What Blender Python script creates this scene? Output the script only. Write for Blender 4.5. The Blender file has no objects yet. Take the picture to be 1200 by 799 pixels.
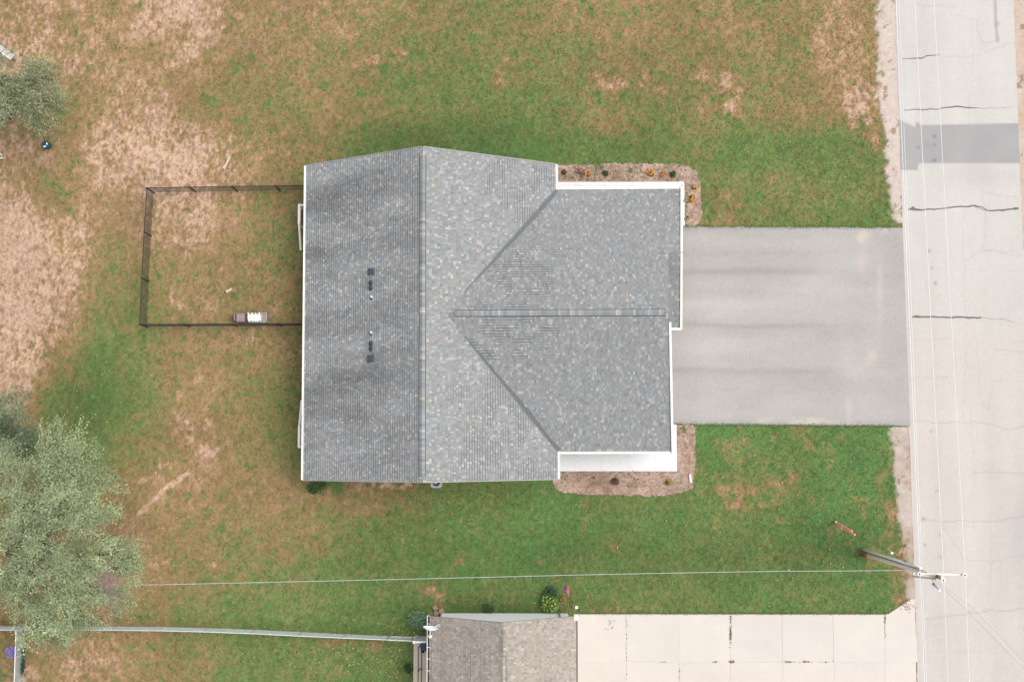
import bpy, math, random
import numpy as np
from mathutils import Vector, Matrix
C = bpy.context.scene
COL = C.collection
random.seed(7); RNG = np.random.default_rng(11)

# ------------------------------------------------------------------ camera, world, sun, exposure
H = 64.0; F = 1455.4                      # metres above the lawn, focal length in photo pixels (1200 wide)
NX, NY = 608.3, 516.5                     # where the plumb line from the drone meets the photo
d = np.array([(NX-600)/F, -(NY-399.5)/F, -1.0]); d /= np.linalg.norm(d)
Z = -d; X = np.array([1., 0, 0]); X -= X@Z*Z; X /= np.linalg.norm(X); Y = np.cross(Z, X)
R = np.array([X, Y, Z])                   # camera -> world
cam_data = bpy.data.cameras.new('camera'); cam = bpy.data.objects.new('camera', cam_data); COL.objects.link(cam)
cam_data.sensor_width = 36; cam_data.lens = F/1200*36; cam_data.clip_end = 1000; cam_data.clip_start = 1
cam.matrix_world = Matrix.Translation((0, 0, H)) @ Matrix(R.tolist()).to_4x4()
C.camera = cam

SUN_EL, SUN_AZ = math.radians(62), math.radians(80)      # azimuth clockwise from +Y
w = bpy.data.worlds.new("World"); C.world = w; w.use_nodes = True
nt = w.node_tree; bg = nt.nodes['Background']
sky = nt.nodes.new('ShaderNodeTexSky'); sky.sky_type = 'NISHITA'; sky.sun_disc = False
sky.sun_elevation = SUN_EL; sky.sun_rotation = SUN_AZ; sky.air_density = 1.0; sky.dust_density = 5.0; sky.ozone_density = 1.0
hs = nt.nodes.new('ShaderNodeHueSaturation'); hs.inputs['Saturation'].default_value = 0.35   # thin overcast
nt.links.new(sky.outputs[0], hs.inputs['Color']); nt.links.new(hs.outputs[0], bg.inputs[0]); bg.inputs[1].default_value = 0.145
sl = bpy.data.lights.new('sun', 'SUN'); sl.energy = 0.5; sl.angle = math.radians(70); sl.color = (1, .96, .90)
so = bpy.data.objects.new('sun', sl); COL.objects.link(so)
sd = Vector((math.sin(SUN_AZ)*math.cos(SUN_EL), math.cos(SUN_AZ)*math.cos(SUN_EL), math.sin(SUN_EL)))
so.rotation_euler = sd.to_track_quat('Z', 'Y').to_euler(); so.location = (0, 0, 90)
vs = C.view_settings; vs.view_transform = 'Standard'; vs.look = 'None'; vs.gamma = 1; vs.exposure = 0.85
KD = 1.9                                  # display linear value = albedo * KD on level ground in this light
C.cycles.max_bounces = 5; C.cycles.diffuse_bounces = 3

# ------------------------------------------------------------------ small helpers
def G(px, py, z=0.0):
    "world point at height z that the photo shows at (px, py)"
    c = np.array([(px-600)/F, -(py-399.5)/F, -1.]); v = R@c; t = (z-H)/v[2]
    p = np.array([0, 0, H])+t*v; return (float(p[0]), float(p[1]), float(z))
def PX(x, y, z=0.0):
    "photo pixel of world points (arrays)"
    P = np.stack([x, y, np.zeros_like(x)+z-H], -1)@R
    return 600+F*P[..., 0]/-P[..., 2], 399.5-F*P[..., 1]/-P[..., 2]
def on_plane(px, py, p0, n):
    c = np.array([(px-600)/F, -(py-399.5)/F, -1.]); v = R@c; o = np.array([0, 0, H])
    t = ((np.array(p0)-o)@np.array(n))/(v@np.array(n)); return o+t*v
def lin(c):
    c = np.asarray(c, float)/255.; return np.where(c <= .04045, c/12.92, ((c+.055)/1.055)**2.4)
def D(r, g, b, k=1.0): return tuple(np.clip(lin((r, g, b))/KD*k, .003, .88))
def A4(c): return (c[0], c[1], c[2], 1)

MATS = {}
def mat(name, color=None, rough=.8, attr=False, noise=0, nscale=20, bump=0, bscale=60, metal=0, spec=.3, rnd=0, ramp_noise2=0, chroma=None):
    if name in MATS: return MATS[name]
    m = bpy.data.materials.new(name); m.use_nodes = True; t = m.node_tree; b = t.nodes['Principled BSDF']
    b.inputs['Roughness'].default_value = rough; b.inputs['Metallic'].default_value = metal; b.inputs['Specular IOR Level'].default_value = spec
    tc = t.nodes.new('ShaderNodeTexCoord')
    if attr:
        a = t.nodes.new('ShaderNodeAttribute'); a.attribute_name = 'col'; out = a.outputs['Color']
    else:
        a = t.nodes.new('ShaderNodeRGB'); a.outputs[0].default_value = A4(color); out = a.outputs[0]
    def scale_by(out, fac):
        v = t.nodes.new('ShaderNodeVectorMath'); v.operation = 'SCALE'; t.links.new(out, v.inputs[0]); t.links.new(fac, v.inputs['Scale']); return v.outputs[0]
    def nz(scale, amt, detail=6):
        n = t.nodes.new('ShaderNodeTexNoise'); n.inputs['Scale'].default_value = scale; n.inputs['Detail'].default_value = detail; n.inputs['Roughness'].default_value = .65
        g = t.nodes.new('ShaderNodeNewGeometry'); t.links.new(g.outputs['Position'], n.inputs['Vector'])
        r = t.nodes.new('ShaderNodeMapRange'); r.inputs[1].default_value = .25; r.inputs[2].default_value = .75; r.inputs[3].default_value = 1-amt; r.inputs[4].default_value = 1+amt
        t.links.new(n.outputs[0], r.inputs[0]); return r.outputs[0]
    if noise: out = scale_by(out, nz(nscale, noise))
    for sc_, am_ in (chroma or ()):
        n = t.nodes.new('ShaderNodeTexNoise'); n.inputs['Scale'].default_value = sc_; n.inputs['Detail'].default_value = 3
        g = t.nodes.new('ShaderNodeNewGeometry'); t.links.new(g.outputs['Position'], n.inputs['Vector'])
        v1 = t.nodes.new('ShaderNodeVectorMath'); v1.operation = 'MULTIPLY_ADD'; v1.inputs[1].default_value = (am_,)*3; v1.inputs[2].default_value = (1-am_/2,)*3; t.links.new(n.outputs['Color'], v1.inputs[0])
        v2 = t.nodes.new('ShaderNodeVectorMath'); v2.operation = 'MULTIPLY'; t.links.new(out, v2.inputs[0]); t.links.new(v1.outputs[0], v2.inputs[1]); out = v2.outputs[0]
    if ramp_noise2: out = scale_by(out, nz(.6, ramp_noise2, 3))
    if rnd:
        oi = t.nodes.new('ShaderNodeObjectInfo'); r = t.nodes.new('ShaderNodeMapRange'); r.inputs[3].default_value = 1-rnd; r.inputs[4].default_value = 1+rnd
        t.links.new(oi.outputs['Random'], r.inputs[0]); out = scale_by(out, r.outputs[0])
    t.links.new(out, b.inputs['Base Color'])
    if bump:
        n = t.nodes.new('ShaderNodeTexNoise'); n.inputs['Scale'].default_value = bscale; n.inputs['Detail'].default_value = 4
        g = t.nodes.new('ShaderNodeNewGeometry'); t.links.new(g.outputs['Position'], n.inputs['Vector'])
        bm_ = t.nodes.new('ShaderNodeBump'); bm_.inputs['Strength'].default_value = bump; bm_.inputs['Distance'].default_value = .02
        t.links.new(n.outputs[0], bm_.inputs['Height']); t.links.new(bm_.outputs[0], b.inputs['Normal'])
    MATS[name] = m; return m

def tag(o, label=None, cat=None, group=None, kind=None):
    if label: o['label'] = label
    if cat: o['category'] = cat
    if group: o['group'] = group
    if kind: o['kind'] = kind
    return o
def thing(name, label, cat, loc, group=None):
    o = bpy.data.objects.new(name, None); COL.objects.link(o); o.location = loc; o.empty_display_size = .2
    return tag(o, label, cat, group)
def wloc(o):
    v = Vector((0, 0, 0))
    while o is not None: v += o.location; o = o.parent
    return v
def link(name, me, m, parent=None, loc=None, kind=None, label=None):
    if m is not None and not me.materials: me.materials.append(m)
    o = bpy.data.objects.new(name, me); COL.objects.link(o)
    if loc is not None: o.location = loc
    if parent is not None: o.parent = parent
    if kind: o['kind'] = kind
    if label: o['label'] = label
    return o
def np_mesh(name, V, Fc, m, parent=None, col=None, kind=None, loc=None, smooth=False, label=None):
    "V (n,3) world verts, Fc (k,3|4) faces, col (n,3) linear colours; verts are stored relative to the object's place"
    V = np.asarray(V, np.float32); Fc = np.asarray(Fc, np.int32); k, s = Fc.shape
    own = np.zeros(3) if loc is None else np.array(loc, float)
    base = own + (np.array(wloc(parent)) if parent is not None else 0)
    me = bpy.data.meshes.new(name); me.vertices.add(len(V)); me.vertices.foreach_set('co', (V-base).astype(np.float32).ravel())
    me.loops.add(k*s); me.loops.foreach_set('vertex_index', Fc.ravel()); me.polygons.add(k)
    me.polygons.foreach_set('loop_start', np.arange(0, k*s, s, dtype=np.int32))
    me.update(calc_edges=True); me.validate()
    if smooth: me.polygons.foreach_set('use_smooth', np.ones(len(me.polygons), bool))
    if col is not None:
        a = me.color_attributes.new('col', 'FLOAT_COLOR', 'POINT'); a.data.foreach_set('color', np.concatenate([col, np.ones((len(V), 1))], 1).astype(np.float32).ravel())
    return link(name, me, m, parent, own.tolist() if loc is not None else None, kind, label)

class MB:
    "mesh builder in world coordinates"
    def __init__(s): s.v = []; s.f = []; s.c = []
    def add(s, vs, fs, c=None):
        n = len(s.v); s.v += [tuple(map(float, p)) for p in vs]; s.f += [tuple(i+n for i in f) for f in fs]; s.c += [c or (1, 1, 1)]*len(vs); return s
    def box(s, x0, x1, y0, y1, z0, z1, c=None):
        return s.add([(x0,y0,z0),(x1,y0,z0),(x1,y1,z0),(x0,y1,z0),(x0,y0,z1),(x1,y0,z1),(x1,y1,z1),(x0,y1,z1)],
                     [(0,3,2,1),(4,5,6,7),(0,1,5,4),(1,2,6,5),(2,3,7,6),(3,0,4,7)], c)
    def obox(s, p, q, wd, ht, c=None, up=(0,0,1)):
        "bar of width wd and height ht from p to q"
        p = np.array(p, float); q = np.array(q, float); a = q-p; a /= np.linalg.norm(a); u = np.array(up, float)
        sd_ = np.cross(a, u)
        if np.linalg.norm(sd_) < 1e-4: sd_ = np.array([1., 0, 0])
        sd_ /= np.linalg.norm(sd_); u = np.cross(sd_, a)
        vs = []
        for e in (p, q):
            for i, j in ((-1,-1),(1,-1),(1,1),(-1,1)): vs.append(e+sd_*wd/2*i+u*ht/2*j)
        return s.add(vs, [(0,1,2,3),(7,6,5,4),(0,4,5,1),(1,5,6,2),(2,6,7,3),(3,7,4,0)], c)
    def tube(s, pts, rs, n=8, c=None, cap=True):
        pts = [np.array(p, float) for p in pts]
        if not hasattr(rs, '__len__'): rs = [rs]*len(pts)
        vs = []; fs = []
        for i, p in enumerate(pts):
            a = pts[min(i+1, len(pts)-1)]-pts[max(i-1, 0)]; a /= np.linalg.norm(a)+1e-9
            u = np.cross(a, (0, 0, 1.)) if abs(a[2]) < .95 else np.cross(a, (1., 0, 0)); u /= np.linalg.norm(u); v = np.cross(a, u)
            for k in range(n):
                t = 2*math.pi*k/n; vs.append(p+(u*math.cos(t)+v*math.sin(t))*rs[i])
        for i in range(len(pts)-1):
            for k in range(n): fs.append((i*n+k, i*n+(k+1)%n, (i+1)*n+(k+1)%n, (i+1)*n+k))
        if cap: fs.append(tuple(range(n-1, -1, -1))); fs.append(tuple(range((len(pts)-1)*n, len(pts)*n)))
        return s.add(vs, fs, c)
    def prism(s, poly, z0, z1, c=None):
        n = len(poly); vs = [(x, y, z0) for x, y in poly]+[(x, y, z1) for x, y in poly]
        return s.add(vs, [tuple(range(n-1, -1, -1)), tuple(range(n, 2*n))]+[(i, (i+1)%n, n+(i+1)%n, n+i) for i in range(n)], c)
    def ball(s, p, r, n=8, m=6, c=None, squash=1.0):
        if not hasattr(r, '__len__'): r = (r, r, r*squash)
        vs = []; fs = []
        for i in range(m+1):
            ph = math.pi*i/m
            for k in range(n):
                t = 2*math.pi*k/n; vs.append((p[0]+r[0]*math.sin(ph)*math.cos(t), p[1]+r[1]*math.sin(ph)*math.sin(t), p[2]+r[2]*math.cos(ph)))
        for i in range(m):
            for k in range(n): fs.append((i*n+k, (i+1)*n+k, (i+1)*n+(k+1)%n, i*n+(k+1)%n))
        return s.add(vs, fs, c)
    def build(s, name, m, parent=None, kind=None, col=False, smooth=False, loc=None, bevel=0, label=None, xf=None):
        V = np.array(s.v, float)
        if xf is not None: V = xf(V)
        own = np.zeros(3) if loc is None else np.array(loc, float)
        base = own+(np.array(wloc(parent)) if parent is not None else 0)
        me = bpy.data.meshes.new(name); me.from_pydata((V-base).tolist(), [], s.f); me.update()
        if col:
            a = me.color_attributes.new('col', 'FLOAT_COLOR', 'POINT'); a.data.foreach_set('color', np.concatenate([np.array(s.c), np.ones((len(s.v), 1))], 1).astype(np.float32).ravel())
        if smooth:
            for p in me.polygons: p.use_smooth = True
        o = link(name, me, m, parent, own.tolist() if loc is not None else None, kind, label)
        if bevel:
            b = o.modifiers.new('bevel', 'BEVEL'); b.width = bevel; b.segments = 2; b.limit_method = 'ANGLE'
        return o

# ------------------------------------------------------------------ value noise and painting (in photo pixels = 4.4 cm of ground)
LAT = RNG.random((8, 256, 256))
def vn(x, y, s, k=0):
    L = LAT[k % 8]; x = x/s+37.3*k; y = y/s+91.7*k; xi = np.floor(x).astype(int); yi = np.floor(y).astype(int); fx = x-xi; fy = y-yi
    fx = fx*fx*(3-2*fx); fy = fy*fy*(3-2*fy); g = lambda a, b: L[a % 256, b % 256]
    return (g(xi, yi)*(1-fx)+g(xi+1, yi)*fx)*(1-fy)+(g(xi, yi+1)*(1-fx)+g(xi+1, yi+1)*fx)*fy
def fbm(x, y, s, k=0, o=4):
    r = 0; a = 1; t = 0
    for i in range(o): r = r+a*vn(x, y, s/2**i, k+i); t += a; a *= .55
    return r/t-.5
def ss(a, b, x): t = np.clip((x-a)/(b-a), 0, 1); return t*t*(3-2*t)
def mix(a, b, t): return a*(1-t[..., None])+np.asarray(b)*t[..., None]
def seg(px, py, pts, wd):
    "soft mask of a polyline in pixels"
    m = np.zeros_like(px)
    for (x0, y0), (x1, y1) in zip(pts[:-1], pts[1:]):
        dx, dy = x1-x0, y1-y0; t = np.clip(((px-x0)*dx+(py-y0)*dy)/(dx*dx+dy*dy+1e-9), 0, 1)
        m = np.maximum(m, 1-ss(wd*.4, wd, np.hypot(px-x0-t*dx, py-y0-t*dy)))
    return m

# dryness of the lawn, one value per 50 photo pixels: 0 lush green ... 9 pale straw
DRY = np.array([
 [7.2,7.0,6.8,8.0,8.8,6.5,6.0,6.4,6.6,6.0,6.0,5.6,5.8,6.2,7.0,6.6,7.2,6.6,6.6,7.2,6.0,6.0],
 [8.2,7.2,7.0,6.4,7.4,6.0,6.0,6.2,6.0,5.4,5.2,5.0,5.2,5.6,6.6,6.2,6.2,6.0,6.6,7.0,6.2,6.0],
 [6.5,5.6,7.0,7.6,6.0,5.2,5.2,6.2,5.2,4.6,4.2,4.0,4.2,4.6,5.2,5.2,5.8,4.8,6.0,6.8,7.2,6.5],
 [7.2,6.4,7.8,8.9,8.2,6.8,6.0,5.2,3.0,2.4,2.2,2.0,2.0,2.4,2.9,3.2,3.8,2.4,2.4,2.6,4.0,5.0],
 [7.2,6.0,7.2,8.2,7.6,7.0,5.6,3.0,2.0,1.6,1.8,1.6,1.6,2.4,2.9,3.4,3.8,4.0,3.8,3.4,3.4,4.2],
 [9.0,8.4,6.4,7.4,8.4,6.4,4.8,3.2,3.0,3.0,3.0,3.0,3.0,3.0,3.0,3.0,4.0,3.6,3.2,3.2,3.2,4.0],
 [9.2,8.2,5.0,5.2,6.2,6.2,6.2,5.4,5.0,4.0,4.0,4.0,4.0,4.0,4.0,4.0,3.0,3.0,3.0,3.0,3.0,4.0],
 [9.0,7.8,4.6,4.6,6.4,6.2,6.0,5.2,5.0,4.0,4.0,4.0,4.0,4.0,4.0,4.0,3.0,3.0,3.0,3.0,3.0,4.0],
 [8.6,4.8,2.6,4.4,6.0,6.2,5.8,5.2,5.0,4.0,4.0,4.0,4.0,4.0,4.0,4.0,3.0,3.0,3.0,3.0,3.0,4.0],
 [7.8,3.4,1.8,4.0,6.6,6.0,4.2,5.2,5.0,4.0,4.0,4.0,4.0,4.0,4.0,3.0,1.0,1.0,1.5,1.5,1.2,2.5],
 [6.0,3.5,2.8,5.4,7.0,5.6,4.6,4.2,5.0,4.0,4.0,4.0,4.0,4.0,4.0,3.0,1.2,2.2,2.4,1.4,0.9,3.0],
 [6.0,5.0,5.4,6.8,6.8,6.0,6.2,6.2,5.6,4.6,3.2,3.0,1.8,2.0,3.0,3.0,2.4,3.6,3.0,1.2,0.9,4.0],
 [6.0,6.0,6.4,6.6,6.0,5.2,5.2,5.2,3.4,2.6,2.0,1.6,1.2,1.4,2.2,1.8,2.2,2.4,1.4,1.0,1.2,5.0],
 [6.0,6.2,6.4,6.2,5.4,4.6,4.0,3.6,3.0,2.4,2.2,1.8,2.0,2.6,2.6,2.8,2.8,2.2,2.8,2.4,1.6,5.0],
 [6.2,6.2,6.4,5.6,3.8,3.0,3.0,2.6,2.4,2.2,2.0,2.2,2.4,2.8,3.2,3.0,3.0,2.4,2.6,2.4,2.2,4.5],
 [6.2,7.0,7.0,6.6,5.4,3.2,3.0,3.2,2.4,2.0,3.0,3.0,3.0,3.0,3.0,3.0,3.0,3.0,3.0,3.0,3.0,4.0]])
RAMP = np.array([lin(c) for c in [(104,146,84),(109,143,81),(116,142,81),(127,145,85),(140,147,90),(156,146,96),(170,146,101),(184,152,112),(208,172,140),(230,196,170)]])/KD
def dry_at(px, py):
    x = np.clip((px-25)/50, 0, 20.999); y = np.clip((py-25)/50, 0, 14.999); xi = x.astype(int); yi = y.astype(int); fx = x-xi; fy = y-yi
    fx = fx*fx*(3-2*fx); fy = fy*fy*(3-2*fy)
    return (DRY[yi, xi]*(1-fx)+DRY[yi, xi+1]*fx)*(1-fy)+(DRY[yi+1, xi]*(1-fx)+DRY[yi+1, xi+1]*fx)*fy
TR = [ # worn tracks and bare patches: polyline, width, added dryness
 ([(132,622),(175,590),(208,562),(240,536),(268,516)],2.6,1.9), ([(128,592),(162,566),(196,542)],2.6,1.5), ([(180,660),(215,656),(260,660)],5,1.6),
 ([(208,470),(232,500),(238,530)],12,1.3), ([(1000,120),(1020,160)],12,2.5), ([(835,95),(862,105),(870,130)],14,3.2), ([(700,95),(745,92),(780,105)],10,2.2),
 ([(420,70),(470,66)],7,2), ([(590,85),(600,75)],10,2.4),([(120,160),(200,190),(230,215)],18,1.0), ([(200,345),(206,362)],10,2.2), ([(440,568),(475,568)],5,4.5),
 ([(365,570),(395,568)],9,-4), ([(860,575),(885,590),(920,565)],16,2.8), ([(860,540),(850,525)],10,2.5), ([(420,568),(440,600)],10,1),([(285,398),(300,400)],4,2),
 ([(930,505),(960,520)],10,2.4), ([(505,690),(520,712)],11,4.0), ([(660,715),(760,716)],4,2.4), ([(1030,560),(1050,640),(1052,700)],10,3.0), ([(880,655),(960,650)],9,1.2),
 ([(200,452),(60,452)],6,0.2), ([(380,752),(445,758)],5,3), ([(30,790),(20,799)],10,2), ([(265,178),(330,180)],6,.4), ([(950,480),(1010,500)],6,1), ([(846,214),(852,236),(846,260)],15,1.9), ([(680,120),(740,150)],18,.8), ([(905,190),(960,230)],18,.9), ([(600,40),(760,40)],10,.8), ([(260,10),(330,60)],25,.5)]
def gravel_w(px, py):
    edge = np.interp(py, [-200,0,80,150,200,262,266,499,500,580,650,702,720], [1029,1029,1030,1034,1038,1046,1300,1300,1044,1052,1060,1060,1300])
    n = fbm(px, py, 34, 2, 3)*16+fbm(px, py, 6, 5, 3)*14
    m = ss(-3.5, 3.5, px-edge+n)
    return np.maximum(m, ss(-2, 2, px-1130))
def lawn_color(px, py):
    wx = fbm(px, py, 60, 0)*38; wy = fbm(px, py, 60, 3)*38
    dr = dry_at(px+wx, py+wy)-.9*ss(330, 480, px)*ss(1000, 900, px)*ss(150, 90, py)
    sp = np.clip(.55+fbm(px, py, 9, 6)*4.5, 0, 1.25)
    for pts, wd, a in TR: dr = dr+a*seg(px+fbm(px, py, 22, 6)*min(26, wd*2.4), py+fbm(px, py, 22, 1)*min(26, wd*2.4), pts, wd*1.6)*sp
    dr = dr+fbm(px, py, 28, 1)*2.0+fbm(px, py, 9, 4)*3.0+((vn(px, py*.5, 2.4, 2)-.5)*1.9+(vn(px, py*.7, 1.8, 5)-.5)*1.5)*(np.clip(.62+fbm(px, py, 70, 2)*2.2, .15, 1.2)+.9*ss(6.2, 8, dr))
    # green weeds among dry grass, dead spots in green
    wd = (fbm(px, py, 7, 7, 3) > .19)*ss(2.0, 4.0, dr)*ss(8.5, 6.0, dr); dr = dr-wd*2.4
    dead = (fbm(px, py, 12, 3, 4) > .20)*ss(3.5, 1.5, dr)*ss(350, 500, py); dr = dr+dead*3.4
    q = np.clip(dr, 0, 8.999); i = q.astype(int); c = RAMP[i]*(1-(q-i))[..., None]+RAMP[i+1]*(q-i)[..., None]
    b = 1+.36*fbm(px, py, 110, 6, 3)*.8+.16*fbm(px, py, 36, 3, 2)+.38*(vn(px, py*.6, 2.0, 6)-.5)+.2*(vn(px, py, 4.6, 1)-.5)
    c = c*b[..., None]
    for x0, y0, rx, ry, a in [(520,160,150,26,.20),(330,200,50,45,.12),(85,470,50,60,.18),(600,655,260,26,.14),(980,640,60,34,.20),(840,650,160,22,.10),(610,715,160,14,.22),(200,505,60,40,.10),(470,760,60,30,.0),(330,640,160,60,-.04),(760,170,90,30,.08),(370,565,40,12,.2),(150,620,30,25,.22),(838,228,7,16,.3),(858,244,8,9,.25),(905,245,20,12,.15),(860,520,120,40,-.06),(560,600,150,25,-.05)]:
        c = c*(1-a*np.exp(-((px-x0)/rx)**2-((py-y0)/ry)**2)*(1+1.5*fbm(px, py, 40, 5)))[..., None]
    lw = (fbm(px, py, 5, 2, 2) > .27)*ss(3.6, 2.0, dr); c = mix(c, lin((118,160,95))/KD, lw*.6)
    return c, dr
def ground_color(px, py):
    c, dr = lawn_color(px, py)
    g = gravel_w(px, py)
    gc = mix(np.broadcast_to(lin((232,216,203))/KD, c.shape), lin((196,176,158))/KD, ss(480, 510, py)*ss(1100, 1080, px)*np.clip(.75+fbm(px, py, 20, 1)*2.2, 0, 1))
    gc = mix(gc, lin((226,200,176))/KD, ss(1100, 1120, px)*np.clip(.6+fbm(px, py, 30, 2)*2, 0, 1))
    gc = mix(gc, lin((160,130,95))/KD, (fbm(px, py, 10, 4) > .2)*.7)
    gc = gc*(1+.14*(vn(px, py, 2.0, 3)-.5)+.10*(vn(px, py, 5, 4)-.5))[..., None]
    c = mix(c, gc, g)
    return c, dr, g

# ------------------------------------------------------------------ ground
def axis(lo, hi, st, far):
    a = np.arange(lo, hi+st/2, st); o = []
    s = st; x = hi
    while x < far: s *= 1.6; x += s; o.append(min(x, far))
    i = []; s = st; x = lo
    while x > -far: s *= 1.6; x -= s; i.append(max(x, -far))
    return np.array(i[::-1]+a.tolist()+o)
def grid(xs, ys):
    gx, gy = np.meshgrid(xs, ys); n, m = gx.shape; i = np.arange(n*m).reshape(n, m)
    return gx.ravel(), gy.ravel(), np.stack([i[:-1, :-1], i[:-1, 1:], i[1:, 1:], i[1:, :-1]], -1).reshape(-1, 4)
xs, ys = axis(-29, 27, .075, 400), axis(-13.5, 25, .075, 400)
gx, gy, gf = grid(xs, ys); px, py = PX(gx, gy)
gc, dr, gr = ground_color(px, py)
near = ((np.abs(gx) < 30) & (gy > -14) & (gy < 26))
gz = np.where(near, -.035+(.03*fbm(px, py, 12, 2)+.02*(vn(px, py, 3, 4)-.5))*(1-.8*gr)+.032*gr, -.04)
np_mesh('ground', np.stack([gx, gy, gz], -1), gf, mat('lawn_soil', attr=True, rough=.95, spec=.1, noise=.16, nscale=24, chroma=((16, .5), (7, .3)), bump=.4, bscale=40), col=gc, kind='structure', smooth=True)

# what covers the lawn, in world metres (for scattering grass)
DRV = [(G(1057.5,266.5)[:2]), (G(1067,499)[:2]), (7.05,.86), (7.05,11.12)]
def inside(px, py, poly):
    r = np.zeros(px.shape, bool); n = len(poly)
    for i in range(n):
        (x0, y0), (x1, y1) = poly[i], poly[(i+1) % n]
        c = ((y0 > py) != (y1 > py)) & (px < (x1-x0)*(py-y0)/(y1-y0+1e-12)+x0); r ^= c
    return r
BED_N = [(640,230),(640,196),(652,194),(720,191),(790,191),(806,194),(816,201),(822,214),(823,240),(823,258),(816,265),(770,266),(770,230)]
BED_S = [(646,560),(648,572),(660,578),(700,580),(740,582),(778,581),(802,577),(813,572),(815,545),(815,520),(815,500),(812,497.5),(770,497.5),(770,530),(650,530)]
HOUSES = [[(362,192),(650,188),(655,566),(350,566)], [(650,212),(803,212),(803,266),(793,266),(793,553),(650,553)], [(484,745),(505,715),(676,718),(676,900),(484,900)]]
NDRV = [(672,719),(1040,718),(1068,701),(1078,760),(1085,900),(672,900)]
def blocked(px, py, x, y):
    b = inside(px, py, BED_N) | inside(px, py, BED_S) | inside(px, py, NDRV) | inside(x, y, DRV)
    for h in HOUSES: b |= inside(px, py, h)
    b |= (px > 1046+.025*py) 
    return b

# ------------------------------------------------------------------ grass blades over the lawn
N = 230000
bx = RNG.uniform(-28.5, 20.3, N); by = RNG.uniform(-12.8, 24.5, N); p_, q_ = PX(bx, by)
keep = ~blocked(p_, q_, bx, by) & (gravel_w(p_, q_) < .5); bx, by, p_, q_ = bx[keep], by[keep], p_[keep], q_[keep]
cc, dd, _ = ground_color(p_, q_)
n = len(bx); ang = RNG.uniform(0, 2*math.pi, (n, 3)); tl = RNG.uniform(.03, .085, (n, 3)); hh = RNG.uniform(.015, .05, (n, 3)); wd = RNG.uniform(.006, .014, (n, 3))
broad = (RNG.random(n) < np.where(dd < 3.5, .05, .012)); wd[broad] *= 2.2
V = np.zeros((n, 3, 3, 3)); c_, s_ = np.cos(ang), np.sin(ang)
X0 = bx[:, None]; Y0 = by[:, None]
V[:, :, 0] = np.stack([X0-s_*wd, Y0+c_*wd, -.03+0*c_], -1); V[:, :, 1] = np.stack([X0+s_*wd, Y0-c_*wd, -.03+0*c_], -1); V[:, :, 2] = np.stack([X0+c_*tl, Y0+s_*tl, hh-.01], -1)
jit = RNG.normal(1.16, .28, n)[:, None]; q_ = np.clip(dd+RNG.normal(-.1, 1.2, n), 0, 8.999); bc = (RAMP[q_.astype(int)]*.65+cc*.35)*np.clip(jit, .5, 2.2)
bc[broad] = bc[broad]*.5+np.where((dd[broad] < 4)[:, None], lin((128,168,104))/KD, lin((205,172,140))/KD)*.5
np_mesh('grass', V.reshape(-1, 3), np.arange(n*9).reshape(-1, 3), mat('grass_blades', attr=True, rough=.7, spec=.25), col=np.repeat(bc, 9, 0), kind='stuff')

# grass creeping over the driveway edges
k = 2600; t_ = RNG.random(k); up_ = RNG.random(k) < .5; ex = 8.0+12.0*t_; ey = np.where(up_, 11.13+(11.05-11.13)*t_, .85+(.764-.85)*t_)+np.where(up_, 1, -1)*(.05-np.abs(RNG.normal(0, .06, k)))
ex = np.concatenate([ex, RNG.uniform(G(676, 719)[0], G(1040, 719)[0], 1300)]); ey = np.concatenate([ey, G(800, 719.3)[1]+RNG.normal(.03, .03, 1300)])
a_, b_ = PX(ex, ey); ok = ~(inside(a_, b_, BED_N) | inside(a_, b_, BED_S)) & (a_ > 676) & (a_ < 1046); ex, ey = ex[ok], ey[ok]; th = RNG.uniform(0, 6.28, len(ex)); ll = RNG.uniform(.04, .11, len(ex)); C_, S_ = np.cos(th)*ll, np.sin(th)*ll
V = np.stack([np.stack([ex-S_*.18, ey+C_*.18, 0*ex+.01], -1), np.stack([ex+S_*.18, ey-C_*.18, 0*ex+.01], -1), np.stack([ex+C_, ey+S_, 0*ex+.04], -1)], 1)
wc = np.array([D(96,140,78), D(112,146,84), D(150,140,92), D(84,124,66)])[RNG.integers(0, 4, len(ex))]
np_mesh('edge_grass', V.reshape(-1, 3), np.arange(len(ex)*3).reshape(-1, 3), MATS['grass_blades'], col=np.repeat(wc, 3, 0), kind='stuff')

# broad-leaved weeds: flat rosettes of a few leaves each
k = 5200; wx_ = RNG.uniform(-28, 20, k); wy_ = RNG.uniform(-12.5, 24, k); a_, b_ = PX(wx_, wy_); _, wd_, _g = ground_color(a_, b_)
pr = np.where(b_ < 200, ss(330, 460, a_)*.8*ss(150, 60, 0*a_+np.abs(b_-110))+.12, .12)+ss(560, 700, a_)*ss(480, 520, b_)*ss(700, 620, b_)*.8+ss(400, 560, a_)*ss(560, 580, b_)*ss(650, 620, b_)*.6
pr *= ss(8.2, 6.8, wd_)*np.clip(.55+fbm(a_, b_, 45, 4)*3, .1, 1); ok = (RNG.random(k) < pr) & ~blocked(a_, b_, wx_, wy_) & (gravel_w(a_, b_) < .4)
wx_, wy_ = wx_[ok], wy_[ok]; m_ = len(wx_); th = RNG.uniform(0, 6.28, (m_, 1))+np.arange(5)*1.2566+RNG.normal(0, .2, (m_, 5)); ll = RNG.uniform(.035, .085, (m_, 1))*RNG.uniform(.7, 1.2, (m_, 5))
cx_ = np.repeat(wx_[:, None], 5, 1); cy_ = np.repeat(wy_[:, None], 5, 1); C_, S_ = np.cos(th)*ll, np.sin(th)*ll; z0 = 0*C_
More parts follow.
